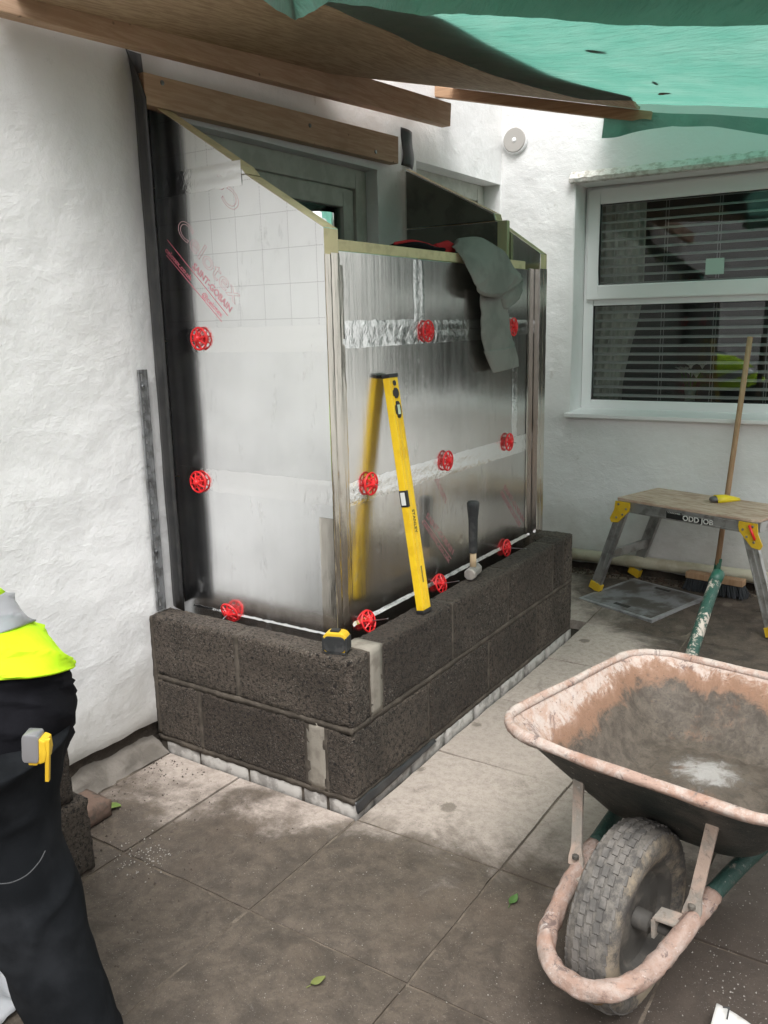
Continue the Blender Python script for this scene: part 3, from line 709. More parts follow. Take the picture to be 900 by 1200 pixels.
mb = MB(); mb.grid(lambda u, v: (.06 + (XE - .1) * u, PY - .0012 - .004 * v, .492 - .006 * v + .003 * N(u * 30, v, 4, 1)), 60, 2); obj('foil_edge', mb, TAPE, po, smooth=True)
def text(name, body, size, mat, M, parent=None, outline=0, ext=.0004, bold=0, sx=1):
    c = bpy.data.curves.new(name, 'FONT'); c.body = body; c.size = size; c.resolution_u = 4
    if outline: c.fill_mode = 'NONE'; c.bevel_depth = outline; c.bevel_resolution = 0
    else: c.extrude = ext; c.offset = bold
    o = bpy.data.objects.new(name, c); COL.objects.link(o)
    dg = bpy.context.evaluated_depsgraph_get(); me = bpy.data.meshes.new_from_object(o.evaluated_get(dg))
    COL.objects.unlink(o); bpy.data.objects.remove(o)
    me.name = name; me.materials.clear(); me.materials.append(mat)
    me.transform(M @ Matrix.Diagonal((sx, 1, 1, 1)))
    t = bpy.data.objects.new(name, me); COL.objects.link(t)
    if parent is not None:
        t.parent = parent
        if parent.get('wloc') is not None: t.matrix_parent_inverse = Matrix.Translation(-Vector(parent.location))
    return t
def frame_from(o, ex, ey): 
    ex = Vector(ex).normalized(); ey = Vector(ey); ey = (ey - ex * ey.dot(ex)).normalized(); ez = ex.cross(ey)
    M = Matrix.Identity(4)
    for i in range(3): M[i][0] = ex[i]; M[i][1] = ey[i]; M[i][2] = ez[i]; M[i][3] = o[i]
    return M
YP = PY - .0003
def sp(x, y): return pix(x, y, 1, YP)
def side_text(body, p0, p1, hgt, mat, outline=0, bold=0, dy=0):
    a = sp(*p0); b = sp(*p1); ex = (b - a).normalized(); up = Vector((-ex.z, 0, ex.x)) if ex.x > 0 else Vector((-ex.z, 0, ex.x))
    M = frame_from(a, ex, up); t = text('print_lettering', body, hgt / .7, mat, M, po, outline, .0002, bold)
    ln = (b - a).length; xs_ = [v.co.dot(ex) for v in t.data.vertices]; w_ = max(xs_) - min(xs_); k = ln / w_
    for v in t.data.vertices:
        q = v.co - a; v.co = a + ex * (q.dot(ex) * k) + up * q.dot(up) + Vector((0, q.y + dy, 0))
    return t
side_text('Celotex', (205, 268), (275, 356), .050, PRINTG, .0006)
side_text('SAINT-GOBAIN', (225, 313), (269, 366), .019, PRINTP, .0006)
side_text('celotex.co.uk', (193, 294), (223, 329), .016, PRINTP)
side_text('@celotex', (236, 346), (259, 372), .016, PRINTP)
side_text('Celo', (286, 213), (249, 205), .058, PRINTG, .0011) if False else side_text('Ce', (284, 236), (257, 204), .050, PRINTG, .0006)
def pline(p0, p1, mat, wd=.0016, plane='s'):
    a = sp(*p0) if plane == 's' else pix(*p0, 0, PX + .0006); b = sp(*p1) if plane == 's' else pix(*p1, 0, PX + .0006)
    t = (b - a).normalized(); n_ = Vector((0,-1,0)) if plane == 's' else Vector((1,0,0)); s_ = t.cross(n_) * wd
    obj('print_line', MB().add([a - s_, b - s_, b + s_, a + s_], [(0,1,2,3)]), mat, po)
pline((196, 281), (267, 370), PRINTP, .001); pline((195, 299), (260, 377), PRINTP, .001)
# faint red print on the lower front boards
def fp_(x, y): return pix(x, y, 0, PX + .0004)
FADE = simple('faded_red_print', (.50,.20,.22), .5)
def front_text(body, p0, p1, hgt, mat):
    a = fp_(*p0); b = fp_(*p1); ex = (b - a).normalized(); up = Vector((1,0,0)).cross(ex)
    t = text('print_lettering', body, hgt / .7, mat, frame_from(a, ex, up), po, .00035)
    ln = (b - a).length; xs_ = [v.co.dot(ex) for v in t.data.vertices]; k = ln / (max(xs_) - min(xs_))
    for v in t.data.vertices:
        q = v.co - a; v.co = a + ex * (q.dot(ex) * k) + up * q.dot(up) + Vector((q.x, 0, 0))
front_text('SAINT-GOBAIN', (499, 606), (530, 650), .022, FADE); front_text('celotex.co.uk', (494, 612), (526, 660), .018, FADE)
front_text('SAINT-GOBAIN', (590, 572), (613, 612), .022, FADE); front_text('celotex.co.uk', (586, 578), (609, 618), .018, FADE)
front_text('Celotex', (505, 553), (522, 590), .03, FADE)
pline((497, 609), (529, 655), FADE, .0012, 'f'); pline((588, 575), (611, 615), FADE, .0012, 'f')

# ------------------------------------------------------------------ red insulation clips on wall ties
def clip(label, c, nrm, r=.034, wire=0, tilt=0, full=True):
    nrm = Vector(nrm); q = root('insulation_clip', label, 'insulation clip', c, 'red insulation clips on the foil boards')
    u = Vector((0,0,1)); v = nrm.cross(u)
    if tilt: 
        rt = Matrix.Rotation(tilt, 3, v); nrm = rt @ nrm; u = rt @ u
    c = Vector(c)
    a0 = random.uniform(0, 1)
    ring = [c + (u * math.cos(a) + v * math.sin(a)) * r for a in [2 * math.pi * i / 28 for i in range(29)]]
    mb = MB(); mb.tube(ring, .0034, 6, cap=False)
    ring2 = [c + nrm * .003 + (u * math.cos(a) + v * math.sin(a)) * r * .55 for a in [2 * math.pi * i / 20 for i in range(21)]]; mb.tube(ring2, .002, 5, cap=False)
    obj('rim', mb, REDP, q, smooth=True)
    for i in range(8):
        a = a0 + i * math.pi / 4; e = u * math.cos(a) + v * math.sin(a)
        obj('spoke', MB().tube([c + nrm * .008 + e * .008, c + nrm * .004 + e * r * .6, c + e * r], .0028, 5), REDP, q)
    hubp = [(.0,.0),(.011,.0),(.011,.012),(.006,.016),(0,.016)]
    rings = [[c + nrm * h + (u * math.cos(2*math.pi*j/12) + v * math.sin(2*math.pi*j/12)) * max(rr, .0005) for j in range(12)] for rr, h in hubp]
    obj('hub', MB().loft(rings), REDP, q, smooth=False)
    if wire:
        e = c + nrm * wire
        obj('wall_tie', MB().tube([c - nrm * .05, c + nrm * .015, e + Vector((0,0,-.002)), e + v * .006], .0016, 6), GALV, q, smooth=True)
cs = [((233,397),'red clip on the side panel over the seam below the large outlined lettering',.0,0),((232,565),'red clip on the side panel over the plain lower tape seam',.0,0),((269,718),'red clip at the foot of the side panel above the blocks',.09,.35)]
for q, lb, wr, tl in cs: clip(lb, pix(*q, 1, PY - .012) , (0,-1,0), .034, wr, -tl)
cf = [((432,728),'red clip at the foot of the front panel next to the pale mortar infill',.08,.3),((517,684),'red clip at the foot of the front panel between the level and the hammer',.08,.3),((594,642),'red clip at the foot of the front panel beyond the hammer',.09,.1),
      ((435,567),'red clip on the front lower seam between the foil corner and the level',.03,0),((525,540),'red clip on the front lower seam just past the level',.0,0),((597,518),'red clip on the front lower seam beside the short vertical tape',.03,0),
      ((502,388),'red clip on the front upper seam under the short vertical tape',.0,0),((602,383),'red clip on the front upper seam behind the hanging sleeve',.0,0)]
for q, lb, wr, tl in cf: clip(lb, pix(*q, 0, PX + .012), (1,0,0), .035, wr, tl)

# ------------------------------------------------------------------ strips on the wall, timbers
DS = MB()
prof = [(.012,.153),(.010,.128),(.011,.106),(.032,.097),(.058,.090),(.086,.083)]
rings = []
for k in range(25):
    z = .492 + (2.255 - .492) * k / 24; tq = ss((z - 2.12) / .135)
    rings.append([Vector((x * (1 - .8 * tq) + .003 * N(0, z, i, 6), y + .002 * N(z, i, 0, 4), z) ) for i, (x, y) in enumerate(prof)])
DS.loft(rings, 0, False, False)
tag(obj('damp_proof_strip', DS, DPC, smooth=True, solid=.003), 'black damp proof strip curling out of the wall beside the foil side panel', 'damp proof strip')
d2 = MB(); d2.grid(lambda u, v: (.004 + .012 * math.sin(u * 2.6) + .004 * math.sin(v * 7), 1.662 + .085 * u + .012 * math.sin(v * 3.5), 2.135 + .16 * v - .01 * u), 8, 10)
tag(obj('damp_proof_strip', d2, DPC, smooth=True, solid=.003), 'short black damp proof strip behind the end of the lower timber', 'damp proof strip')
# slotted steel wall profile
wp = root('wall_profile', 'slotted galvanised steel wall starter strip fixed upright to the render', 'wall profile', (.01, .05, .49))
mb = MB(); y0, y1 = .030, .062; zs = [.495 + i * .0505 for i in range(17)]
for k in range(len(zs) - 1):
    a, b = zs[k], zs[k+1]; mid = (a + b) / 2
    X0, X1 = .009, .0115
    mb.box((X0, y0, a), (X1, y0 + .012, b)).box((X0, y0 + .020, a), (X1, y1, b)).box((X0, y0 + .012, a), (X1, y0 + .020, mid - .012)).box((X0, y0 + .012, mid + .012), (X1, y0 + .020, b))
mb.box((.0115, y1 - .003, zs[0]), (.021, y1, zs[-1])); mb.box((.0115, y0, zs[0]), (.017, y0 + .003, zs[-1]))
obj('strip', mb, simple('dull_steel', (.24,.245,.25), .5, .3, c2=(.13,.13,.13), sc_=30), wp)
for z in (.70, 1.25): obj('screw', MB().lathe([(.008,0),(.007,.004),(.003,.006)], (.0115, .046, z), 10, axis='x').lathe([(.0001,.006),(.003,.006)], (.0115,.046,z), 8, axis='x'), GALV, wp)
# timbers
def beam(name, label, pts0, pts1, th, mat):      # pts: (y, zbottom, ztop) at both ends, x from xa to xb
    pass
bm_ = MB(); xa, xb = .012, .059
A = pix(168, 84, 0, xb); B_ = pix(170, 122, 0, xb); C_ = pix(467, 160, 0, xb); E_ = pix(467, 192, 0, xb)
bm_.prism([A, B_, E_, C_], (xa - xb, 0, 0)); lo = root('timber_beam', 'short sawn timber screwed to the wall over the porch doorway', 'timber beam', (.03, .9, 2.1))
obj('plank', bm_, TIMBER, lo, bevel=.003)
for q in ((363, 147), (190, 97), (440, 178)):
    c = pix(*q, 0, xb); obj('screw', MB().lathe([(.008,0),(.007,.003),(.002,.0035)], c, 12, axis='x'), GALV, lo)
xb = .11; xa = .063
A = pix(0, -8, 0, xb); B_ = pix(0, 13, 0, xb); C_ = pix(529, 121, 0, xb); E_ = pix(528, 148, 0, xb)
dirn = (C_ - A); A2 = A - dirn * .5; dirn2 = E_ - B_; B2 = B_ - dirn2 * .5; A2.z = B2.z + .108
bm_ = MB().prism([A2, B2, E_, C_], (xa - xb, 0, 0)); tag(obj('timber_beam', bm_, TIMBER, bevel=.003), 'long sawn timber carrying the canopy board along the wall', 'timber beam')

# ------------------------------------------------------------------ canopy board and tarpaulin
def zc(x, y): return 2.365 + (.077 if y < 1 else .155) * (y - 1) - (.05 + .20 * ss((y - .4) / 1.6)) * (x - .06)
def pixc(x, y, off=0):
    d = ray(x, y); t0, t1 = .3, 12.
    f = lambda t: (CAM.z + d.z * t) - zc(CAM.x + d.x * t, CAM.y + d.y * t) - off
    for _ in range(60):
        tm_ = (t0 + t1) / 2
        if f(tm_) > 0: t1 = tm_
        else: t0 = tm_
    return CAM + d * t0
cn = root('canopy', 'plywood canopy board with a timber batten sloping out from the house wall', 'canopy', (.4, 1, 2.4))
edge = [pixc(x, y, .012) for x, y in ((800, 131), (740, 108), (680, 84), (620, 55), (575, 32), (543, 17))]
e0, e1 = edge[-2], edge[-1]; ext = e1 + (e1 - e0).normalized() * .9
ed = sorted([(q.y, q.x) for q in edge + [ext]]); 
def xr(y):
    if y >= ed[-1][0]: return ed[-1][1]
    if y <= ed[0][0]: return ed[0][1]
    for (a, b), (c, d) in zip(ed, ed[1:]):
        if a <= y <= c: return b + (d - b) * (y - a) / max(c - a, 1e-6)
def xl(y): return .014 + .085 * ss((y - 1.0) / .25)
def bfn(dz): 
    def f(u, v):
        y = -.35 + 2.38 * u; x = xl(y) + (xr(y) - xl(y)) * v; return Vector((x, y, zc(x, y) + dz))
    return f
obj('board', MB().grid(lambda u, v: bfn(.006)(u, v), 60, 12), OSB, cn, solid=.012)
bt = MB(); b0 = pix(496, 99, 1, 2.0); b1 = pix(765, 130, 1, 2.0)
bt.prism([(b0.x, 1.985, zc(b0.x, 2) - .003), (b1.x, 1.985, zc(b1.x, 2) - .003), (b1.x, 1.985, zc(b1.x, 2) - .05), (b0.x, 1.985, zc(b0.x, 2) - .05)], (0, .04, 0)); obj('batten', bt, TIMBERX, cn, bevel=.003)
# tarpaulin: underside of a sheet that passes below the board and on over the patio
tp = root('tarpaulin', 'translucent green tarpaulin sagging under the canopy board over the patio', 'tarpaulin', (1.5, 1, 2.1))
inner = [pixc(x, y, -.012) for x, y in ((330, -12), (392, 6), (440, 30), (490, 55), (550, 79), (620, 102), (690, 117), (752, 127))]
def samp(P, t):
    t = t * (len(P) - 1); i = min(int(t), len(P) - 2); f = t - i; return P[i] * (1 - f) + P[i+1] * f
outer = [Vector((x, y, zc(x, y) - .012 + dz)) for x, y, dz in ((2.0, -.1, .0), (2.2, .3, .0), (2.3, .7, .02), (2.35, 1.1, .05), (2.4, 1.5, .1), (2.4, 1.75, .14), (2.4, 1.9, .16), (2.4, 2.0, .18))]
def tfn(u, v):
    a = samp(inner, v); b = samp(outer, v); q = a.lerp(b, u)
    q.z -= .05 * math.sin(math.pi * min(u * 1.0, 1)) * math.sin(math.pi * min(max(v, .02), .98)) * .6 + .007 * math.sin(u * 16 + v * 9) * (1 - v) + .006 * N(q.x, q.y, 0, 3.5)
    return q
tm = MB().grid(tfn, 60, 50); obj('sheet', tm, TARP, tp, smooth=True)
# near hem hanging down
hem = [(300,-4,0),(346,24,0),(366,14,0),(385,2,0),(440,9,0),(491,18,0),(543,16,0),(620,21,0),(739,30,0),(830,31,0),(930,29,0)]
H0 = []; 
for (x, y, _) in hem:
    q = pixc(x, y, -.10); H0.append(q)
def hfn(u, v):
    q = samp(H0, u); lift = .14 * v; return Vector((q.x + .02 * math.sin(v * 3.1) , q.y - .05 * math.sin(v * 2.2), q.z + lift + .004 * N(u * 30, v * 3, 0, 1)))
obj('hem', MB().grid(hfn, 80, 8), TARP, tp, smooth=True)
F1 = [(708,137),(740,130),(787,133),(835,134),(905,139),(960,142)]; F0 = [(705,162),(735,158),(787,147),(835,149),(905,158),(960,163)]
def ffn(u, v): 
    a = samp([pix(*q, 1, 1.98) for q in F0], u); b = samp([pix(*q, 1, 2.0) for q in F1], u); q = a.lerp(b, v); q.y += .02 * math.sin(u * 18) * (1 - v); return q
obj('flap', MB().grid(ffn, 50, 6), TARP, tp, smooth=True)
LF = [((699,49),1.15,.45,'long dark leaf lying on the green tarpaulin near its hem'),((768,94),1.0,.25,'thin dark leaf lying on the green tarpaulin beside an oval one'),((779,111),.9,.6,'oval dark leaf lying on the green tarpaulin near the batten end')]
for k, (q, ls_, ws_, nm) in enumerate(LF):
    c = pixc(*q, -.02); mb = MB(); a = .6 + k
    c.z = min(tm.v, key=lambda v_: (v_[0] - c.x) ** 2 + (v_[1] - c.y) ** 2)[2] + .002
    mb.add([c + Vector((.03 * ls_ * math.cos(t) * math.cos(a) - .03 * ws_ * math.sin(t) * math.sin(a), .03 * ls_ * math.cos(t) * math.sin(a) + .03 * ws_ * math.sin(t) * math.cos(a), .001)) for t in [i * math.pi / 5 for i in range(10)]], [tuple(range(10))])
    tag(obj('fallen_leaf', mb, LEAFD, solid=.001), nm, 'leaf', 'leaves on the tarpaulin')

# ------------------------------------------------------------------ things on the ledge
# spirit level leaning on the front panel
lv0 = Vector((.800, .474, .4915)); lv1 = Vector((PX + .022, .474, 1.272))
ez = (lv1 - lv0).normalized(); ey = Vector((0,1,0)); ex = ey.cross(ez)
Ml = frame_from(lv0, ex, ey); LN = (lv1 - lv0).length
lev = bpy.data.objects.new('spirit_level', None); COL.objects.link(lev); lev.matrix_world = Ml
tag(lev, 'yellow spirit level with black end caps leaning against the foil front panel', 'spirit level')
h, wd = .0125, .0255
obj('body', MB().box((-h, -wd, .012), (h, wd, LN - .012)), LEVELY, lev, bevel=.002)
obj('rib', MB().box((h - .001, -wd + .012, .03), (h + .0018, -wd + .014, LN - .03)).box((h - .001, wd - .016, .03), (h + .0018, wd - .014, LN - .03)), LEVELY, lev)
for z in (0, LN - .012): obj('end_cap', MB().box((-h - .002, -wd - .002, z), (h + .002, wd + .002, z + .012)), DARKP, lev, bevel=.002)
VIAL = simple('pale_vial', (.45,.55,.42), .15)
def vial(zc_, rz, ry):
    rings = [[Vector((h + dx, math.cos(a) * ry * k, zc_ + math.sin(a) * rz * k)) for a in [2*math.pi*i/20 for i in range(20)]] for k, dx in ((1,0),(1,.003),(.8,.003))]
    o = obj('vial_housing', MB().loft(rings), DARKP, lev)
    obj('vial', MB().tube([(h + .0035, 0, zc_ - rz * .55), (h + .0035, 0, zc_ + rz * .55)], .0055, 8), VIAL, o)
obj('hang_hole', MB().lathe([(.009,0),(.009,.002),(.007,.002)], (h, 0, LN - .03), 14, axis='x'), DARKP, lev); 
obj('hang_hole', MB().lathe([(.017,0),(.017,.002),(.014,.002)], (h, .0, LN - .062), 18, axis='x'), DARKP, lev)
vial(LN - .115, .028, .016)
obj('vial_housing', MB().box((-h - .001, -wd - .002, LN * .455), (h + .0025, -wd + .012, LN * .525)), DARKP, lev, bevel=.003); obj('vial', MB().box((-h + .004, -wd - .0035, LN * .463), (h - .004, -wd, LN * .517)), simple('white_vial', (.7,.72,.7), .2), lev, bevel=.002)
text('lettering', 'STANLEY', .019, INK, frame_from((h + .0006, -.004, LN * .44), (0,0,-1), (0,1,0)), lev)
text('lettering', 'Bubble level', .011, INK, frame_from((h + .0006, -.002, LN * .22), (0,0,-1), (0,1,0)), lev) if False else None
# small printed scale marks
obj('print_marks', MB().box((h, -.002, LN * .13), (h + .0006, .006, LN * .20)), simple('grey_ink', (.25,.18,.03), .5), lev)
# club hammer standing on its head
hp = Vector((.762, .90, .4915))
ham = lroot('club_hammer', 'club hammer standing head down with a black rubber grip', 'hammer', hp, R(12))
hm = MB()
rings = []
for x, k in ((-.05,.82),(-.047,.95),(-.030,1),(-.022,.9),(.022,.9),(.030,1),(.047,.95),(.05,.82)):
    rings.append([Vector((x, .024 * k * math.cos(a) * (1.15 if abs(math.cos(a)) > .5 and abs(math.sin(a)) > .5 else 1), .026 + .024 * k * math.sin(a) * (1.15 if abs(math.cos(a)) > .5 and abs(math.sin(a)) > .5 else 1))) for a in [math.pi / 8 + 2*math.pi*i/8 for i in range(8)]])
rings = [[Vector((q.y, q.x, q.z)) for q in r] for r in rings]
obj('head', hm.loft(rings), STEELM, ham, bevel=.002)
obj('handle', MB().tube([(0,0,.04),(0,0,.11)], [.0125,.0125], 12, flat=.8), PALEWOOD, ham, smooth=True)
obj('grip', MB().lathe([(.0135,.098),(.0155,.10),(.0165,.16),(.0175,.225),(.0185,.235),(.023,.275),(.0235,.288),(.019,.294),(.001,.295)], (0,0,0), 18), RUBBER, ham, auto=40)
# tape measure on the corner
tmz = lroot('tape_measure', 'black and yellow tape measure standing on the block wall corner', 'tape measure', (.757, .042, .4925), R(18))
def rr(wx, wz, r, n=5):
    out = []
    for cx, cz, a0 in ((wx - r, wz - r, 0), (-wx + r, wz - r, 90), (-wx + r, r, 180), (wx - r, r, 270)):
        for i in range(n + 1): a = R(a0 + 90 * i / n); out.append((cx + r * math.cos(a), cz + r * math.sin(a)))
    return out
obj('case', MB().prism([(x, -.021, z) for x, z in rr(.036, .064, .02)], (0, .042, 0)), YEL, tmz, bevel=.003)
obj('bumper', MB().prism([(x * .94, -.0245, .006 + z * .80) for x, z in rr(.034, .060, .016)], (0, .006, 0)), RUBBER, tmz, bevel=.002)
obj('side_grip', MB().box((.031, -.0225, .008), (.0385, .0225, .05)), RUBBER, tmz, bevel=.003); obj('side_grip', MB().box((-.0385, -.0225, .008), (-.031, .0225, .05)), RUBBER, tmz, bevel=.003)
obj('lock_button', MB().box((-.016, -.012, .062), (.012, .012, .069)), DARKP, tmz, bevel=.002)
obj('base', MB().box((-.033, -.0225, -.0005), (.033, .0225, .006)), RUBBER, tmz, bevel=.001)
# foil tape roll behind the corner
rl = lroot('foil_tape_roll', 'shiny roll of foil tape standing on the top of the porch corner', 'tape roll', (.545, .30, 1.6565), 0)
SHINY = simple('polished_foil_roll', (.93,.93,.93), .04, 1); CARD = simple('card_core', (.62,.54,.38), .9)
obj('roll', MB().lathe([(.040,0),(.052,0),(.0525,.02),(.0525,.098),(.052,.10),(.040,.10)], (0,0,0), 40), SHINY, rl, auto=40); obj('core', MB().lathe([(.0385,.0),(.0398,.0),(.0398,.102),(.0385,.102)], (0,0,0), 32), CARD, rl, auto=40)
# jumper hung over the front edge
jr = root('jumper', 'grey green jumper sleeve hanging over the front edge of the porch', 'jumper', (.68, 1.2, 1.66))
def cloth_tube(name, path, rw, rt, wdir, n=20, seed=0, amp=.006, cap=False, mat=JUMP, parent=None, sub=6):
    P = [Vector(q) for q in path]
    # smooth resample
    out = []; W = []; Tt = []
    def cr(a, b, c, d, t): return .5 * ((2*b) + (c - a) * t + (2*a - 5*b + 4*c - d) * t * t + (3*b - a - 3*c + d) * t ** 3)
    for i in range(len(P) - 1):
        for k in range(sub):
            t = k / sub; g_ = lambda L_: cr(L_[max(i-1,0)], L_[i], L_[i+1], L_[min(i+2,len(P)-1)], t)
            out.append(g_(P)); W.append(g_(rw)); Tt.append(g_(rt))
    out.append(P[-1]); W.append(rw[-1]); Tt.append(rt[-1])
    rings = []
    for i, q in enumerate(out):
        t = (out[min(i+1,len(out)-1)] - out[max(i-1,0)]).normalized(); wv = Vector(wdir if not callable(wdir) else wdir(i / (len(out) - 1))); wv = (wv - t * wv.dot(t)).normalized(); nv = t.cross(wv)
        ring = []
        for j in range(n):
            a = 2 * math.pi * j / n
            f = amp * N(math.cos(a) * 1.3 + q.x * 6, math.sin(a) * 1.3 + q.y * 6, i * .17, 1, seed) + amp * .6 * math.sin(i * .8 + 3 * a + seed) * .5
            sup = 1
            ring.append(q + wv * math.cos(a) * (W[i] + f) + nv * math.sin(a) * (Tt[i] + f * .8))
        rings.append(ring)
    return obj(name, MB().loft(rings, 0, cap), mat, parent, smooth=True, subdiv=1)
jx = PX + .035
def J_(x, y, X): return pix(x, y, 0, X)
def pillow(name, Ls, Rs, X, th, seed=0, mat=JUMP, sub=7, n=24, amp=.004, cap=True):
    Lp = catm([pix(a, b, 0, x_) for (a, b), x_ in zip(Ls, X)], sub); Rp = catm([pix(a, b, 0, x_) for (a, b), x_ in zip(Rs, X)], sub); T = catm([Vector((q, 0, 0)) for q in th], sub)
    rings = []
    for i in range(len(Lp)):
        c = (Lp[i] + Rp[i]) / 2; hw_ = (Rp[i] - Lp[i]) / 2; ring = []
        for j in range(n):
            a = 2 * math.pi * j / n; f_ = amp * (N(math.cos(a) * 1.6, math.sin(a) * 1.6, i * .16, 1, seed) + 1.5 * (1 - abs(math.sin(i * .15 + 2.0 * math.cos(a) + 1.5 * N(i * .12, math.cos(a), 0, 1, seed)))) ** 3 + .9 * (1 - abs(math.sin(i * .11 - 3.1 * math.cos(a) + seed))) ** 4)
            cx = math.copysign(abs(math.cos(a)) ** .55, math.cos(a))
            ring.append(c + hw_ * cx + Vector((T[i].x * math.sin(a) + f_, f_ * .5, 0)))
        rings.append(ring)
    return obj(name, MB().loft(rings, 0, cap), mat, jr, smooth=True)
pillow('sleeve', [(563,338),(563,362),(564,388),(568,414)], [(591,342),(594,368),(599,392),(603,408)], [.694]*4, [.010,.013,.012,.012], 1, n=40, sub=12, amp=.003)
pillow('cuff', [(567.5,412),(572,424),(577,437)], [(603.5,406),(605.5,418),(607,429)], [.696]*3, [.014,.014,.012], 2, amp=.0015, n=40)
pillow('collar', [(583,344),(586,353),(589,361)], [(612,329),(608,347),(594,362)], [.70,.702,.704], [.014,.018,.010], 3, n=40, sub=12, amp=.0028)
pillow('back', [(531,289),(539,300),(551,321),(561,343),(579,349),(588,345)], [(537,279),(561,278),(584,290),(600,310),(609,322),(612,328)], [.635,.672,.712,.722,.724,.722], [.008,.014,.015,.014,.012,.008], 6, amp=.0038, n=48, sub=12)
gb = root('garment_bundle', 'crumpled red and black garment lying behind the foam ledge', 'garment', (.58, .88, 1.66))
RCL = m_cloth('red_fabric', (.40,.03,.035), None, 400, .3)
obj('backing_rail', MB().box((.545, .62, 1.628), (.588, 1.14, 1.655)), STUDM, po, bevel=.002)
cloth_tube('body', [Vector((.56,.66,1.672)), Vector((.57,.76,1.684)), Vector((.575,.90,1.680)), Vector((.58,1.0,1.684))], [.03,.05,.045,.03], [.012,.020,.018,.012], (1,0,.2), seed=9, cap=True, mat=FLEECE, parent=gb)
cloth_tube('inner_layer', [Vector((.585,.94,1.688)), Vector((.60,1.0,1.692)), Vector((.605,1.04,1.688))], [.02,.03,.022], [.014,.022,.016], (.6,0,.7), seed=11, cap=True, mat=RCL, parent=gb)
cloth_tube('trim', [Vector((.59,.66,1.690)), Vector((.60,.75,1.703)), Vector((.60,.84,1.701)), Vector((.60,.93,1.692))], [.006,.008,.007,.006], [.005,.006,.005,.005], (1,0,.2), n=8, seed=12, amp=.001, cap=True, mat=RCL, parent=gb)

# ------------------------------------------------------------------ things on wall B
rv = root('round_vent', 'round grey wall vent with a white rim high on the far wall', 'vent', WB(.082, .0, 2.39))
def disc(r, n0, n1, name, mat, c=(.082, 2.392)):
    rings = [[WB(c[0] + rr_ * math.cos(a), nn, c[1] + rr_ * math.sin(a)) for a in [2*math.pi*i/36 for i in range(36)]] for rr_, nn in ((r, n0), (r, n1 - .004), (r - .004, n1), (max(r - .012, .002), n1))]
    return obj(name, MB().loft(rings), mat, rv, auto=35)
disc(.072, -.005, .022, 'rim', UPVC); disc(.064, .02, .028, 'face', simple('grey_vent_face', (.42,.40,.375), .6)); disc(.013, .026, .032, 'boss', UPVC)
pp = MB().tube([WB(.2, .062, .128), WB(1.0, .062, .126), WB(3.2, .062, .118)], .033, 20)
pr = root('waste_pipe', 'cream plastic waste pipe running low along the far wall', 'pipe', WB(1, .06, .09)); obj('pipe', pp, PIPE, pr, smooth=True)
for u in (.32, 1.75): obj('bracket', MB().tube([WB(u, .062, .127), WB(u + .022, .062, .127)], .037, 20).box((u, -.01, .115), (u + .02, .05, .14), 0, lambda x, n, z: tuple(WB(x, n, z))), PIPE, pr)

# ------------------------------------------------------------------ manhole cover
mc = [pixg(688, 703), pixg(778, 730), pixg(810, 700), pixg(737, 678)]
cc = sum(mc, Vector()) / 4; e1 = ((mc[1] - mc[0]) + (mc[2] - mc[3])).normalized(); e1.z = 0; ang = math.atan2(e1.y, e1.x)
hw, hh = .225, .225
mh = lroot('manhole_cover', 'square galvanised manhole cover set in the paving under the step platform', 'manhole cover', (cc.x, cc.y, G(cc.x, cc.y) - .003), ang)
mh.rotation_euler = (R(2.2), 0, ang)
obj('plate', MB().box((-hw + .02, -hh + .02, -.01), (hw - .02, hh - .02, .0085)), IRON, mh, bevel=.003)
obj('rim', MB().box((-hw, -hh, -.01), (hw, -hh + .085, .0065)).box((-hw, hh - .03, -.01), (hw, hh, .0065)).box((-hw, -hh + .085, -.01), (-hw + .05, hh - .03, .0065)).box((hw - .035, -hh + .085, -.01), (hw, hh - .03, .0065)), IRON2, mh, bevel=.002)
for y in (-.16, .17): obj('lifting_eye', MB().box((-.045, y - .012, .006), (.045, y + .012, .0105)), simple('dark_recess', (.03,.028,.025), .8), mh, bevel=.003)

# ------------------------------------------------------------------ step platform
FLp = pix(722, 583, 2, .55); FRp = pix(882, 609, 2, .55)
v1 = FRp - FLp; aH = math.atan2(v1.y, v1.x); LH = .74; WH = .37
hu = lroot('step_platform', 'folding aluminium step platform with a stained plywood top and yellow brackets', 'step platform', (FLp.x, FLp.y, 0), aH)
obj('top', MB().prism([(x, y, .537) for x, y in [(.012,0),(LH-.03,0),(LH,.02),(LH,WH-.02),(LH-.02,WH),(.012,WH),(0,WH-.012),(0,.012)]], (0, 0, .013)), PLY, hu, bevel=.002)
for y in (.006, WH - .026):
    obj('rail', MB().box((.008, y, .482), (LH - .01, y + .02, .536)).box((.008, y - .003, .488), (LH - .01, y, .492)).box((.008, y - .003, .526), (LH - .01, y, .530)), ALU, hu, bevel=.001)
for x in (.0, LH - .022): obj('end_rail', MB().box((x, .027, .49), (x + .02, WH - .027, .535)), ALU, hu, bevel=.001)
gz = G(.9, 2.4)
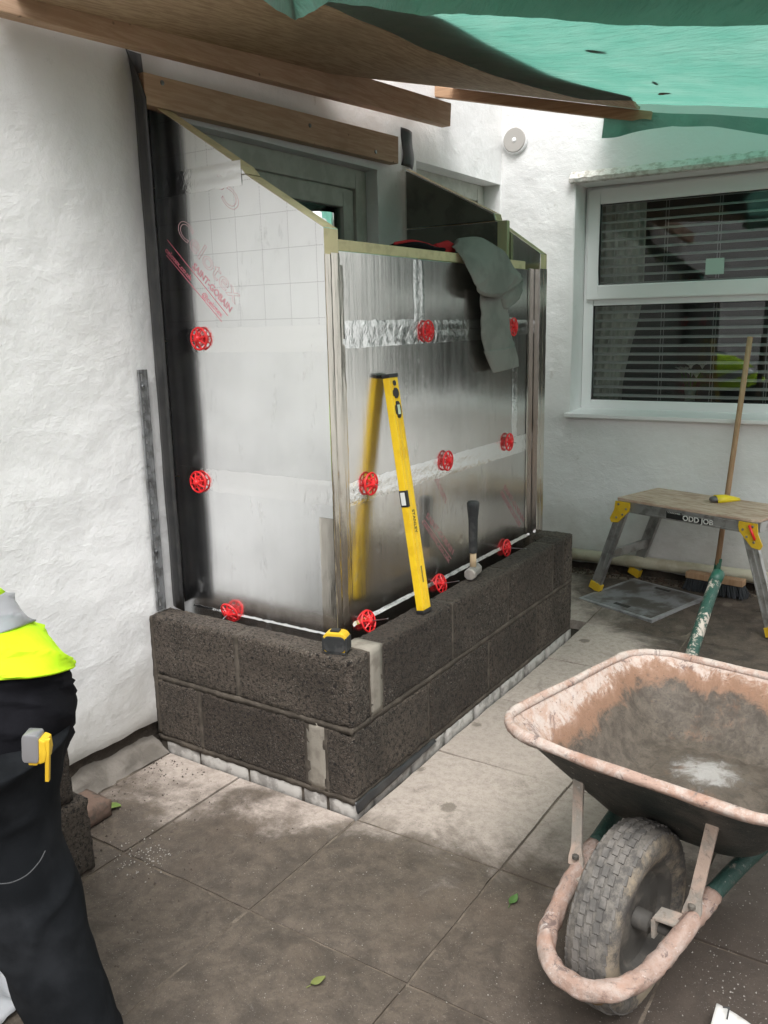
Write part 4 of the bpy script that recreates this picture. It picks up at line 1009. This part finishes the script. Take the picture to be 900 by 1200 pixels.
def legp(x0, x1, y, ztop, zbot):
    dx = x1 - x0; mb = MB()
    a = Vector((x0, y, ztop)); b = Vector((x1, y, zbot)); t = (b - a).normalized(); s_ = Vector((t.z, 0, -t.x)); w_ = .028
    for (o0, o1, d0, d1) in ((-w_, w_, 0, .018), (-w_, -w_ + .006, -.004, 0), (w_ - .006, w_, -.004, 0), (-.004, .004, -.003, 0)):
        mb.prism([a + s_ * o0 + Vector((0, d0, 0)), a + s_ * o1 + Vector((0, d0, 0)), b + s_ * o1 + Vector((0, d0, 0)), b + s_ * o0 + Vector((0, d0, 0))], (0, d1 - d0, 0))
    o = obj('leg', mb, ALU, hu, bevel=.001)
    obj('foot', MB().prism([b + s_ * -.033 - t * .04 + Vector((0,-.006,0)), b + s_ * .033 - t * .04 + Vector((0,-.006,0)), b + s_ * .034 + t * .004 + Vector((0,-.006,0)), b + s_ * -.034 + t * .004 + Vector((0,-.006,0))], (0, .03, 0)), YEL, o, bevel=.002)
for y in (.0, WH - .02):
    zg = gz + (.004 if y == 0 else .012)
    legp(.045, -.115, y, .50, zg); legp(LH - .045, LH + .105, y, .50, zg)
for x, sx in ((-.04, 1), (LH + .03, -1)): obj('stretcher', MB().box((x - .011, .018, .22), (x + .011, WH - .018, .265)), ALU, hu, bevel=.002)
for x, sx in ((0, 1), (LH, -1)):
    for y, dy in ((-.0065, 1), (WH, -1)):
        pl = [(x + sx * a, y, z) for a, z in ((.0,.535),(.085,.535),(.088,.515),(.082,.49),(.02,.425),(-.02,.42),(-.03,.44),(-.005,.49))]
        o = obj('bracket', MB().prism(pl, (0, .0055 * (1 if y < .1 else 1), 0)), YEL, hu, bevel=.001)
        for a, z in ((.02,.52),(.065,.50),(.01,.45),(.045,.47)): obj('rivet', MB().lathe([(.006,0),(.005,-.003),(.001,-.0035)], (x + sx * a, y if y < .1 else y + .009, z), 10, axis='y'), GALV, o)
obj('lock_catch', MB().tube([(LH - .035, -.011, .525), (LH - .004, -.011, .462)], .006, 8), REDP, hu, smooth=True)
LBK = simple('black_label', (.015,.015,.015), .5)
lab = obj('label_plate', MB().box((.285, .0028, .489), (.525, .0042, .515)).box((.285, .0028, .515), (.365, .0042, .524)), LBK, hu)
text('lettering', 'ODD JOB', .035, simple('white_ink', (.65,.65,.62), .5), frame_from((.372, .0024, .492), (1,0,0), (0,0,1)), hu, 0, .0003, .0008, 1.05)
text('lettering', 'YOUNGMAN', .012, simple('white_ink_small', (.6,.6,.57), .5), frame_from((.29, .0024, .515), (1,0,0), (0,0,1)), hu)
# small tool on the platform
tl = lroot('hand_tool', 'small yellow and grey hand tool lying on the plywood platform', 'hand tool', tuple(pix(842, 588, 2, .551)), R(48))
rings = []
for x, w_, hgt in ((-.02,.026,.034),(.03,.025,.032),(.08,.018,.020),(.115,.010,.010)):
    rings.append([Vector((x, w_ * math.cos(a), max(.0, hgt * math.sin(a)))) for a in [math.pi * i / 8 for i in range(9)]])
obj('shell', MB().loft(rings, 0, False, False), simple('bright_yellow_plastic', (.80,.62,.02), .35), tl, smooth=True, solid=.004)
obj('nose', MB().loft([[Vector((x, r_ * 1.25 * math.cos(a), .015 + r_ * .8 * math.sin(a))) for a in [2*math.pi*i/14 for i in range(14)]] for x, r_ in ((-.045,.006),(-.042,.014),(-.03,.018),(.03,.017),(.06,.012))]), simple('grey_tool_body', (.14,.14,.14), .55), tl, smooth=True)

# ------------------------------------------------------------------ broom
bh = pixg(838, 712); bh = Vector((1.285, 2.575, G(1, 2.57) + .004))
br = root('broom', 'stiff dark broom with a wooden handle leaning against the far wall', 'broom', bh)
top = WB(1.345, .022, 1.33)
ba = R(-8); be = Vector((math.cos(ba), math.sin(ba), 0)); bn = Vector((-be.y, be.x, 0))
def bb(a, b, cz0, cz1, name, mat, bev=.004): return obj(name, MB().prism([bh + be * x + bn * y + Vector((0,0,cz0)) for x, y in ((a,-b),(-a,-b),(-a,b),(a,b))], (0, 0, cz1 - cz0)), mat, br, bevel=bev)
bb(.145, .028, .062, .095, 'head', BROOMW)
bmm = MB()
for i in range(22):
    for j in range(5):
        c = bh + be * (-.135 + .27 * i / 21) + bn * (-.02 + .04 * j / 4); sp_ = be * random.uniform(-.012, .012) + bn * ((j - 2) * .007 + random.uniform(-.005, .005)) + be * ((i - 10.5) * .0018)
        for q in range(4):
            dd = Vector((random.uniform(-.004,.004), random.uniform(-.004,.004), 0)); b_ = c + sp_ + dd * 1.8; b_.z = bh.z + random.uniform(-.002, .003)
            bmm.tube([c + dd * .5 + Vector((0,0,.063)), b_], [.0028,.0018], 4)
o = obj('bristles', bmm, BRISTLE, br); o['kind'] = 'stuff'
obj('handle', MB().tube([bh + Vector((.0,.0,.07)), bh.lerp(top, .5) + Vector((0,0,.04)), top], .0135, 12), BROOMW, br, smooth=True)
obj('socket', MB().tube([bh + Vector((0,0,.08)), bh + (top - bh).normalized() * .16 + Vector((0,0,.02))], .017, 12), simple('green_socket', (.02,.12,.07), .5), br, smooth=True)

# ------------------------------------------------------------------ wheelbarrow (local x forward to the wheel, y to the right of the photograph, z up)
ph = R(9); lf = Vector((-math.cos(ph), math.sin(ph), 0)); Ob = Vector((1.745, -.26, 0)) + lf * .02
wb_ = lroot('wheelbarrow', 'green builders wheelbarrow caked in pink mortar with a fat rubber wheel', 'wheelbarrow', Ob, math.atan2(-math.cos(ph), -math.sin(ph)))
# wheel
wr = .2
def spun(prof, n=64, c=(0,0,wr)):   # prof: (radius, y)
    return [[Vector((c[0] + r_ * math.sin(2*math.pi*j/n), y, c[2] + r_ * math.cos(2*math.pi*j/n))) for j in range(n)] for r_, y in prof]
whl = bpy.data.objects.new('wheel', None); COL.objects.link(whl); whl.parent = wb_
tyre = [(.118,-.036),(.124,-.043),(.145,-.052),(.168,-.053),(.182,-.046),(.189,-.036),(.1935,-.018),(.1945,0),(.1935,.018),(.189,.036),(.182,.046),(.168,.053),(.145,.052),(.124,.043),(.118,.036)]
rg = spun(tyre); obj('tyre', MB().loft(rg, 0, False), TYRE, whl, smooth=True)
td = MB(); nb = 52
for row, (yy, hw_, off, rad) in enumerate(((-.036,.0085,0,.1925),(-.0165,.0075,.5,.1955),(0.001,.0075,0,.1962),(.0185,.0075,.5,.1955),(.037,.0085,0,.1925))):
    for k in range(nb):
        a = 2 * math.pi * (k + off + random.uniform(-.06,.06)) / nb; da = 2 * math.pi / nb * .43
        vs = []
        for rr_ in (rad - .008, rad + .0006):
            for s_, yy_ in ((-1, yy - hw_), (1, yy - hw_ + .003), (1, yy + hw_), (-1, yy + hw_ - .003)):
                aa = a + s_ * da; tilt = -.006 * abs(yy_) / .04 if abs(yy) > .03 else 0
                vs.append((( rr_ + tilt) * math.sin(aa), yy_, wr + (rr_ + tilt) * math.cos(aa)))
        td.add(vs, [(3,2,1,0),(4,5,6,7),(0,1,5,4),(1,2,6,5),(2,3,7,6),(3,0,4,7)])
o = obj('tread', td, TREAD, whl); o['kind'] = 'stuff'
rim = [(.012,-.012),(.03,-.02),(.05,-.022),(.075,-.014),(.098,-.020),(.108,-.036),(.122,-.041),(.122,.041),(.108,.036),(.098,.020),(.075,.014),(.05,.022),(.03,.02),(.012,.012)]
obj('rim', MB().loft(spun(rim, 48), 0, True), RIMM, whl, auto=40)
obj('axle', MB().tube([(0,-.10,wr),(0,.10,wr)], .011, 12), RIMM, whl, smooth=True); obj('hub', MB().tube([(0,-.05,wr),(0,.05,wr)], .022, 14), RIMM, whl, smooth=True)
# mud lump on the tyre
lm = MB()
for k in range(1):
    c = Vector((.1865, .024, wr - .052)); rings = []
    for i in range(9):
        t = math.pi * i / 8
        rings.append([c + Vector((.012 * math.cos(t) + .004 * N(i, j, 0, .9), .026 * math.sin(t) * math.cos(2*math.pi*j/14), .03 * math.sin(t) * math.sin(2*math.pi*j/14))) * 1 for j in range(14)])
    lm.loft(rings)
obj('mud_lump', lm, simple('dry_mud', (.20,.125,.055), 1, c2=(.08,.05,.025), sc_=40, bump=1, bsc=90, bd=.006), whl, smooth=True)
# tubular frame: one tube each side joined by the front hoop
hoop = catm([(-.10,-.135,.252),(.0,-.128,.232),(.10,-.114,.207),(.175,-.093,.193),(.222,-.052,.186),(.236,0,.184),(.222,.052,.186),(.175,.093,.193),(.10,.114,.207),(.0,.128,.232),(-.10,.135,.252)], 7)
obj('hoop', MB().tube(hoop, .0195, 20, jitter=.30), PINKM, wb_, smooth=True)
for s_ in (-1, 1):
    obj('frame_tube', MB().tube(catm([(-.10,.135*s_,.252),(-.25,.152*s_,.266),(-.45,.182*s_,.272),(-.64,.214*s_,.282),(-.80,.243*s_,.352)], 5), .0185, 14), GREEND, wb_, smooth=True)
    obj('handle', MB().tube(catm([(-.80,.243*s_,.352),(-.95,.268*s_,.44),(-1.10,.293*s_,.527),(-1.235,.315*s_,.592)], 5), .019, 14), GREENP, wb_, smooth=True)
    obj('grip', MB().tube([(-1.20,.311*s_,.580),(-1.245,.316*s_,.597),(-1.252,.317*s_,.599)], [.0205,.0205,.014], 14), simple('green_grip', (.012,.075,.05), .45), wb_, smooth=True)
    obj('leg', MB().tube(catm([(-.50,.19*s_,.272),(-.60,.225*s_,.12),(-.63,.235*s_,.016),(-.70,.24*s_,.016),(-.76,.245*s_,.18),(-.79,.243*s_,.335)], 6), .0155, 12), GREEND, wb_, smooth=True)
    # front brace strap
    a = Vector((-.02,-.136,.258)); b = Vector((-.085,-.172,.45))
    if s_ > 0: b = Vector((-.052,.150,.482)); a = Vector((-.025,.125,.258))
    t = (b - a).normalized(); sd_ = Vector((0,1,0)); mbx = MB(); rings = []
    for f_, w_, th_ in ((-.06,.019,.005),(.02,.018,.005),(.12,.013,.004),(.5,.0125,.004),(.9,.013,.004),(1,.015,.004)):
        c = a.lerp(b, f_); nrm_ = t.cross(sd_).normalized()
        if f_ < .05: c = c + Vector((.0,0,-.004))
        rings.append([c + sd_ * sx * w_ + nrm_ * sy * th_ for sx, sy in ((-1,-1),(1,-1),(1,1),(-1,1))])
    o = obj('brace', mbx.loft(rings), STRAPM, wb_, bevel=.0015)
    obj('bolt', MB().lathe([(.008,0),(.008,.007),(.004,.009)], (a.x + .005, a.y, a.z + .004), 8), RIMM, o)
    obj('axle_bracket', MB().prism([(-.022,.062*s_,wr+.028),(.022,.062*s_,wr+.028),(.022,.062*s_,wr-.014),(-.022,.062*s_,wr-.014)], (0,.006*s_,0)).prism([(-.022,.062*s_,wr+.028),(.022,.062*s_,wr+.028),(.022,.122*s_,wr+.036),(-.022,.122*s_,wr+.036)], (0,0,.005)), STRAPM, wb_, bevel=.001)
# tray
def rrect(x0, x1, hw0, hw1, r, z0_, z1_, n=8, bow=0.0):   # x0 back, x1 front, half widths at back and front
    pts = []
    for cx, sy, a0, hw_, sx in ((x1, 1, 0, hw1, 1), (x0, 1, 90, hw0, -1), (x0, -1, 180, hw0, -1), (x1, -1, 270, hw1, 1)):
        for i in range(n + 1):
            a = R(a0 + 90 * i / n)
            x = cx - sx * r + r * math.cos(a); y = sy * (hw_ - r) + r * math.sin(a); pts.append((x, y))
    out = []; sub = []
    for i in range(len(pts)):
        a, b = pts[i], pts[(i + 1) % len(pts)]
        k = 6 if (i % (n + 1)) == n else 1
        for s_ in range(k): sub.append((a[0] + (b[0] - a[0]) * s_ / k, a[1] + (b[1] - a[1]) * s_ / k))
    for x, y in sub:
        f_ = (x - x0) / (x1 - x0); 
        xx = x + bow * (1 - (y / max(hw0, hw1)) ** 2) * (1 if f_ > .5 else -1)
        out.append(Vector((xx, y, z0_ + (z1_ - z0_) * f_ + .006 * N(x * 3, y * 3, 0, 1))))
    return out
R0 = [rrect(-.60,-.19,.16,.15,.07,.298,.300), rrect(-.635,-.165,.205,.195,.09,.306,.31), rrect(-.70,-.075,.285,.27,.11,.39,.42,bow=.01), rrect(-.745,.008,.338,.328,.115,.466,.522,bow=.016), rrect(-.752,.018,.345,.336,.115,.474,.533,bow=.018)]
inn = [[q + Vector((0,0,.004)) for q in r] for r in R0]
obj('tray', MB().loft(inn[::-1], 0, False).add(inn[0], [tuple(range(len(inn[0])))]), TRAY, wb_, smooth=True)
obj('tray_underside', MB().loft([[q + Vector((0,0,-.002)) for q in r] for r in R0], 0, False).add([q + Vector((0,0,-.002)) for q in R0[0]], [tuple(range(len(R0[0])))]), TRAYOUT, wb_, smooth=True)
lip = rrect(-.757,.024,.350,.341,.117,.478,.538,bow=.018); lip = lip + lip[:2]
obj('rolled_rim', MB().tube(lip, .0115, 12, cap=False, jitter=.4), m_barrow('pink_rim_crust', (.45,.31,.25), (.55,.47,.42), .42, .58, 12, .9, 1), wb_, smooth=True)
mort = MB(); 
def mf(u, v):
    a = 2 * math.pi * u; rx, ry = .19 * v, .15 * v
    return Vector((-.40 + rx * math.cos(a) * 1.1, ry * math.sin(a), .303 + .016 * (1 - v * v) + .008 * N(math.cos(a) * v * 3, math.sin(a) * v * 3, 2, 1.5)))
obj('mortar_residue', mort.grid(mf, 36, 10), TRAY, wb_, smooth=True)

# ------------------------------------------------------------------ loose blocks by the wall, leaves, debris, offcut
def loose(name, label, cat, a, b, mat, group=None): return tag(rough_block(name, a, b, mat, None, .016), label, cat, group)
loose('concrete_block', 'loose concrete block on the paving under another, beside the worker', 'concrete block', (.275, -1.0, .001), (.375, -.565, .216), BLOCK)
loose('concrete_block', 'loose concrete block stacked on top of another beside the worker', 'concrete block', (.262, -1.02, .2185), (.362, -.60, .433), BLOCK)
loose('broken_brick', 'broken brown brick lying behind the loose concrete blocks', 'brick', (.09, -.47, .004), (.21, -.37, .062), simple('brown_brick', (.16,.105,.08), .95, c2=(.10,.075,.06), sc_=20, bump=.8, bsc=80, bd=.005))
def leaf(px, py, ln, ang_, mat, label):
    c = pix(px, py, 2, 0); c.z = .004
    mb = MB(); n = 8; top_ = []
    for i in range(n + 1):
        t = i / n; w_ = ln * .3 * math.sin(math.pi * t ** .8) + .0005
        for s_ in (-1, 0, 1): top_.append(c + Vector(((t - .5) * ln * math.cos(ang_) - s_ * w_ * math.sin(ang_), (t - .5) * ln * math.sin(ang_) + s_ * w_ * math.cos(ang_), .006 * abs(s_) + .008 * t * t)))
    mb.v = [tuple(q) for q in top_]
    for i in range(n):
        for k in range(2): a = i * 3 + k; mb.f.append((a, a + 3, a + 4, a + 1)); mb.m.append(0)
    lr = root('fallen_leaf', label, 'leaf', c); obj('blade', mb, mat, lr, smooth=True, solid=.0006)
    e = c - Vector((math.cos(ang_), math.sin(ang_), 0)) * ln * .5; obj('stalk', MB().tube([e, e - Vector((math.cos(ang_ + .3), math.sin(ang_ + .3), 0)) * ln * .35], .0012, 5), mat, lr)
leaf(132, 948, .062, .3, LEAFM, 'pale green leaf lying beside the broken brown brick')
leaf(602, 1058, .034, 1.4, simple('dark_leaf_green', (.06,.13,.03), .55), 'small dark green leaf on the paving between porch and wheelbarrow')
leaf(373, 1154, .034, .9, simple('yellowed_leaf', (.17,.19,.055), .6, c2=(.12,.15,.04), sc_=30), 'small yellow green leaf alone on the muddy paving slab')
leaf(124, 893, .05, 2.2, LEAFD, 'dead brown leaf on the paving at the wall foot')
db = MB()
def crumb(c, s):
    vs = [c + Vector((random.uniform(-1,1), random.uniform(-1,1), random.uniform(0,1.2))) * s * .5 for _ in range(1)]
    a = random.uniform(0, 6); q = []
    for i in range(4): q.append(c + Vector((math.cos(a + i * 1.57) * s * random.uniform(.5,1), math.sin(a + i * 1.57) * s * random.uniform(.5,1), -.001)))
    t_ = c + Vector((random.uniform(-.3,.3) * s, random.uniform(-.3,.3) * s, s * random.uniform(.4,.9)))
    db.add(q + [t_], [(0,1,4),(1,2,4),(2,3,4),(3,0,4)])
for _ in range(420):
    y = random.uniform(-.9, -.02); x = .06 + abs(random.gauss(0, .14)); crumb(Vector((x, y, .001)), random.uniform(.002, .007))
for _ in range(260): crumb(Vector((random.uniform(.1,.8), random.uniform(-.9,-.1), .001)), random.uniform(.001, .004))
tag(obj('crumbs', db, simple('dark_crumbs', (.07,.055,.045), 1, c2=(.16,.13,.11), sc_=50)), 'dark mortar crumbs scattered on the paving near the wall', 'debris', kind='stuff')
db = MB()
for _ in range(560):
    crumb(Vector((random.gauss(1.95,.22), random.gauss(-.05,.25), .001)), random.uniform(.0008, .003))
for _ in range(120): crumb(Vector((random.gauss(.44,.05), random.gauss(-.46,.05), .001)), random.uniform(.001,.004))
for _ in range(140): crumb(Vector((random.uniform(.9,1.7), random.uniform(-.9,.6), .001)), random.uniform(.0008,.0025))
tag(obj('grit', db, simple('pale_grit', (.36,.34,.31), 1)), 'pale cement grit specks scattered on the paving by the wheelbarrow', 'grit', kind='stuff')
db = MB()
for _ in range(700):
    u = random.uniform(.3, 2.4); crumb(WB(u, random.uniform(.01,.15), .036), random.uniform(.004, .018))
tag(obj('soil_debris', db, simple('dead_leaf_litter', (.045,.034,.025), 1, c2=(.09,.06,.04), sc_=40)), 'dark soil and leaf litter along the foot of the far wall', 'debris', kind='stuff')
# curved white plastic offcut at the barrow wheel
oc = pix(868, 1215, 2, .02)
om = MB(); om.grid(lambda u, v: Vector((oc.x - .055 + .12 * u + .0 * v, oc.y + .035 - .1 * v - .03 * u * u, .012 + .035 * math.sin(1.2 * (1 - v)) * (1 - .5 * u))), 12, 8)
ofc = root('plastic_offcut', 'curved white plastic offcut with black marks lying by the wheelbarrow wheel', 'offcut', (oc.x, oc.y, .0)); obj('sheet', om, WHITEP, ofc, smooth=True, solid=.003)
text('lettering', '7', .035, INK, frame_from(pix(849, 1196, 2, .048) + Vector((0,0,.003)), (.8,.5,-.1), (-.4,.8,.5)), ofc)

# ------------------------------------------------------------------ worker bending at the left edge
Rt = CM @ Vector((1,0,0)); Rt.z = 0; Rt.normalize(); Fc = -Rt; Lc = Vector((Rt.y, -Rt.x, 0))   # faces away from the porch, left side to the camera
DP = 1.5
pe = root('person', 'worker in black trousers and a yellow hi-vis vest bending beside the wall', 'person', (1.0, -1.15, 0))
def P(x, y, d=DP): return pixd(x, y, d)
MP = DP / FPX
legs = [(-62,868,150),(-40,905,118),(0-10,950,82),(6,1000,72),(28,1050,68),(50,1100,58),(67,1145,54),(86,1198,53),(103,1250,51),(120,1305,50),(133,1350,52)]
def leg_rings(off, k=1., amp=.013, seed=0):
    out = []
    Q = catm([Vector((a, b, c)) for a, b, c in legs], 8)
    for i, q in enumerate(Q):
        c = P(q.x, q.y) + off; ring = []
        for j in range(44):
            a = 2 * math.pi * j / 44; r_ = q.z * MP * k
            fold = amp * (.7 * N(math.cos(a) * 1.4, math.sin(a) * 1.4, i * .14, 1, seed) + 1.1 * (1 - abs(math.sin(i * .19 + 1.3 * math.cos(a + .8) + 1.2 * N(i * .07, math.cos(a), 2, 1, seed)))) ** 4 * max(0, .4 + N(math.cos(a), math.sin(a), i * .06, 1, seed + 9)) + .5 * math.sin(i * .35 + 2.1 * math.cos(a + .6) + N(i * .13, a, 0, 1, seed)) * max(0, N(math.cos(a), math.sin(a), i * .07, 1.2, seed + 3) + .4))
            ring.append(c + Rt * math.cos(a) * (r_ + fold * .6) + Lc * math.sin(a) * (r_ * .95 + fold))
        out.append(ring)
    return out
tr_ = MB().loft(leg_rings(Vector((0,0,0)), .93)).loft(leg_rings(-Lc * .2 + Fc * .42, 1, .009, 11))
obj('trousers', tr_, TROUS, pe, smooth=True, subdiv=1)
def slices(spec, al, bl, amp, seed, n=40, inset=0, th=(0, 0)):
    Q = catm([Vector((a, b, 0)) for a, b in spec], 6); out = []
    for i, q in enumerate(Q):
        pt = P(q.x, q.y); V = (CAM - pt).normalized(); Lq = (Lc * .25 + V * .75).normalized(); th_ = R(th[0] + (th[1] - th[0]) * i / (len(Q) - 1)); Ax = Fc * math.cos(th_) - Vector((0,0,1)) * math.sin(th_); c = pt + Ax * (al - inset) - Lq * .11; ring = []
        for j in range(n):
            a = 2 * math.pi * j / n; f_ = amp * (N(math.cos(a) * 2, math.sin(a) * 2, i * .15, 1, seed) + 1.6 * (1 - abs(math.sin(2.5 * a + .25 * i + 1.4 * N(i * .1, a, 0, 1, seed)))) ** 4)
            ring.append(c - Ax * math.cos(a) * (al - inset + f_) + Lq * math.sin(a) * (bl - inset + f_))
        out.append(ring)
    return out
fl = slices([(40,770),(72,790),(77,806),(84,830),(78,862),(68,905),(60,936)], .165, .18, .007, 4)
obj('fleece', MB().loft(fl), FLEECE, pe, smooth=True)
vest = [(-230,622),(-150,634),(-70,658),(-4,701)]
v1_ = [(28,735),(55,762),(72,779),(80,790)]
band = [(-4,701),(12,718),(28,735)]
obj('vest', MB().loft(slices(vest, .150, .19, .008, 6, th=(72, 22)), 0, False).loft(slices(v1_, .165, .19, .008, 6, th=(12, 0)), 0, False), HIVIS, pe, smooth=True, solid=.004)
obj('reflective_band', MB().loft(slices(band, .160, .1905, .008, 6, th=(22, 12)), 0, False), REFLEC, pe, smooth=True, solid=.004)
obj('seam', MB().tube(catm([P(-4, 1036, DP - .128), P(14, 1034, DP - .124), P(32, 1025, DP - .112), P(46, 1010, DP - .094), P(53, 997, DP - .08)], 5), .0011, 5), simple('grey_thread', (.06,.062,.065), .9), pe)
# continuous body under the clothes
sh = P(-235, 622) + Fc * .10 - Lc * .11 - Vector((0,0,.09)); hip = P(-20, 850) + Fc * .09 - Lc * .10
hd = sh + Fc * .24 + Vector((0,0,.04)); nk = sh + Fc * .11 + Vector((0,0,.02))
kl = P(28,1050); al_ = P(110,1290); kr = kl - Lc * .2 + Fc * .16; ar_ = al_ - Lc * .2 + Fc * .16
sv = [hip, hip.lerp(sh, .5), sh, nk, hd, hd + Fc * .10 + Vector((0,0,.03)), hip + Lc * .09, kl, al_, hip - Lc * .09, kr, ar_]
sr = [.13,.13,.13,.06,.085,.07,.085,.058,.042,.085,.058,.042]
se = [(0,1),(1,2),(2,3),(3,4),(4,5),(0,6),(6,7),(7,8),(0,9),(9,10),(10,11)]
for s_ in (1, -1):
    shd = sh + Lc * .17 * s_; el = shd + Fc * .12 + Vector((0,0,-.27)); wrp = el + Fc * .14 + Vector((0,0,-.20)); pm_ = wrp + Fc * .03 + Vector((0,0,-.07))
    b = len(sv); sv += [shd, el, wrp, pm_]; sr += [.062,.045,.03,.036]; se += [(2,b),(b,b+1),(b+1,b+2),(b+2,b+3)]
    for k in range(5):
        if k == 4: base = wrp.lerp(pm_, .4) - Lc * .03 * s_; f1 = base - Lc * .02 * s_ + Vector((0,0,-.02)); f2 = f1 + Vector((0,0,-.025)); root_i = b + 2
        else:
            base = pm_ + Lc * (k - 1.5) * .019 + Vector((0,0,-.02)); lnf = (.032,.038,.036,.028)[k]; f1 = base + Vector((0,0,-lnf)) + Fc * .006; f2 = f1 + Vector((0,0,-lnf * .8)) - Fc * .008; root_i = b + 3
        m0 = len(sv); sv += [base, f1, f2]; sr += [.010,.009,.0075]; se += [(root_i, m0), (m0, m0 + 1), (m0 + 1, m0 + 2)]
me = bpy.data.meshes.new('body'); me.from_pydata([tuple(q) for q in sv], se, []); me.materials.append(SKIN)
bo = bpy.data.objects.new('body', me); COL.objects.link(bo); bo.parent = pe; bo.matrix_parent_inverse = Matrix.Translation(-Vector(pe.location))
bo.modifiers.new('skin', 'SKIN')
for i, v in enumerate(me.skin_vertices[0].data): v.radius = (sr[i], sr[i]); v.use_root = (i == 0)
bo.modifiers.new('sub', 'SUBSURF').render_levels = 2
obj('hair', MB().loft([[hd + Fc * .06 + Vector((0,0,.03)) + (Rt * math.cos(a) * .105 + Lc * math.sin(a) * .088) * math.sin(t) + Vector((0,0,1)) * .105 * math.cos(t) + Rt * .02 for a in [2*math.pi*j/20 for j in range(20)]] for t in [math.pi * .62 * i / 9 + .02 for i in range(10)]], 0, False), HAIR, pe, smooth=True)
for s_ in (1, -1):
    shd = sh + Lc * .17 * s_; el = shd + Fc * .12 + Vector((0,0,-.27)); wrp = el + Fc * .14 + Vector((0,0,-.20))
    obj('sleeve', MB().tube(catm([sh + Lc * .10 * s_, shd, shd.lerp(el, .5), el, el.lerp(wrp, .6), wrp], 4), [.09] * 4 + [.08] * 4 + [.068] * 4 + [.06] * 4 + [.05] * 5, 16, jitter=.1), FLEECE, pe, smooth=True)
for off in (Vector((0,0,0)), -Lc * .2 + Fc * .42):
    c = P(120, 1318) + off; c.z = 0
    rings = []
    for x, w_, h_ in ((-.10,.032,.085),(-.085,.043,.10),(-.03,.045,.115),(.03,.044,.10),(.09,.05,.072),(.15,.048,.06),(.18,.03,.045)):
        rings.append([c + Fc * x + Lc * w_ * (1 if abs(math.cos(a)) < .01 else math.copysign(min(1, abs(math.cos(a)) * 1.3), math.cos(a))) + Vector((0,0,max(.0, h_ * .5 + h_ * .5 * math.sin(a)))) for a in [2*math.pi*j/14 for j in range(14)]])
    obj('boot', MB().loft(rings), LEATHER, pe, smooth=True)
# tape measure clipped to the pocket
ta = P(39, 872, DP - .132); tk = bpy.data.objects.new('tape_measure', None); COL.objects.link(tk); tk.matrix_world = frame_from(ta, Rt * .96 + Vector((0,0,-.08)), Vector((0,0,1))) @ Matrix.Scale(.78, 4)
tag(tk, 'silver tape measure with a yellow clip hooked on the black trouser pocket', 'tape measure')
obj('case', MB().prism([(x * .48, -.034 + z * 1.0, -.018) for x, z in rr(.037, .062, .013)], (0, 0, .036)), simple('silver_case', (.40,.40,.42), .3, .6), tk, bevel=.004, auto=40)
obj('yellow_side', MB().prism([(.0175 + x, -.03 + z, -.02) for x, z in ((0,-.006),(.013,0),(.016,.02),(.013,.045),(0,.05))], (0, 0, .038)), YEL, tk, bevel=.003)
obj('belt_clip', MB().prism([(.028,-.075,.006),(.036,-.075,.006),(.0395,.02,.006),(.030,.02,.006)], (0, 0, .01)).prism([(-.005,-.04,.005),(.012,-.040,.005),(.03,-.018,.005),(.03,-.004,.005),(.012,-.03,.005),(-.005,-.033,.005)], (0, 0, .01)), YEL, tk, bevel=.002)
# pale plastic sheet on the paving behind the leg
bgp = pix(2, 1165, 2, 0)
pl = MB(); pl.grid(lambda u, v: Vector((bgp.x - .34 + .42 * u, bgp.y - .30 + .40 * v, max(.004, .006 + .085 * math.sin(math.pi * u) * math.sin(math.pi * v) + .03 * N(u * 5, v * 5, 0, 1) + .015 * N(u * 14, v * 14, 3, 1)))), 46, 46)
tag(obj('plastic_sheet', pl, simple('pale_grey_plastic', (.50,.51,.54), .4, c2=(.62,.62,.63), sc_=14, bump=.4, bsc=40), smooth=True, solid=.002), 'crumpled pale grey plastic sheet on the paving behind the worker leg', 'plastic sheet')

# ------------------------------------------------------------------ added fence on the open side (out of view, put in for the foil to reflect)
fn_ = root('reflection_fence', 'brown timber fence added out of view for the foil to reflect', 'fence', (7.5, -3, 0))
FNW = m_wood('fence_wood', (.20,.145,.10), (.15,.11,.08), (14,14,1), knots=False)
for k in range(40):
    y = -8 + k * .27; obj('board', MB().box((7.5 + .008 * (k % 2), y, .02), (7.515 + .008 * (k % 2), y + .262, 1.85)), FNW, fn_)
for k in range(5): obj('post', MB().box((7.53, -8 + k * 2.6, 0), (7.62, -7.9 + k * 2.6, 1.9)), FNW, fn_)
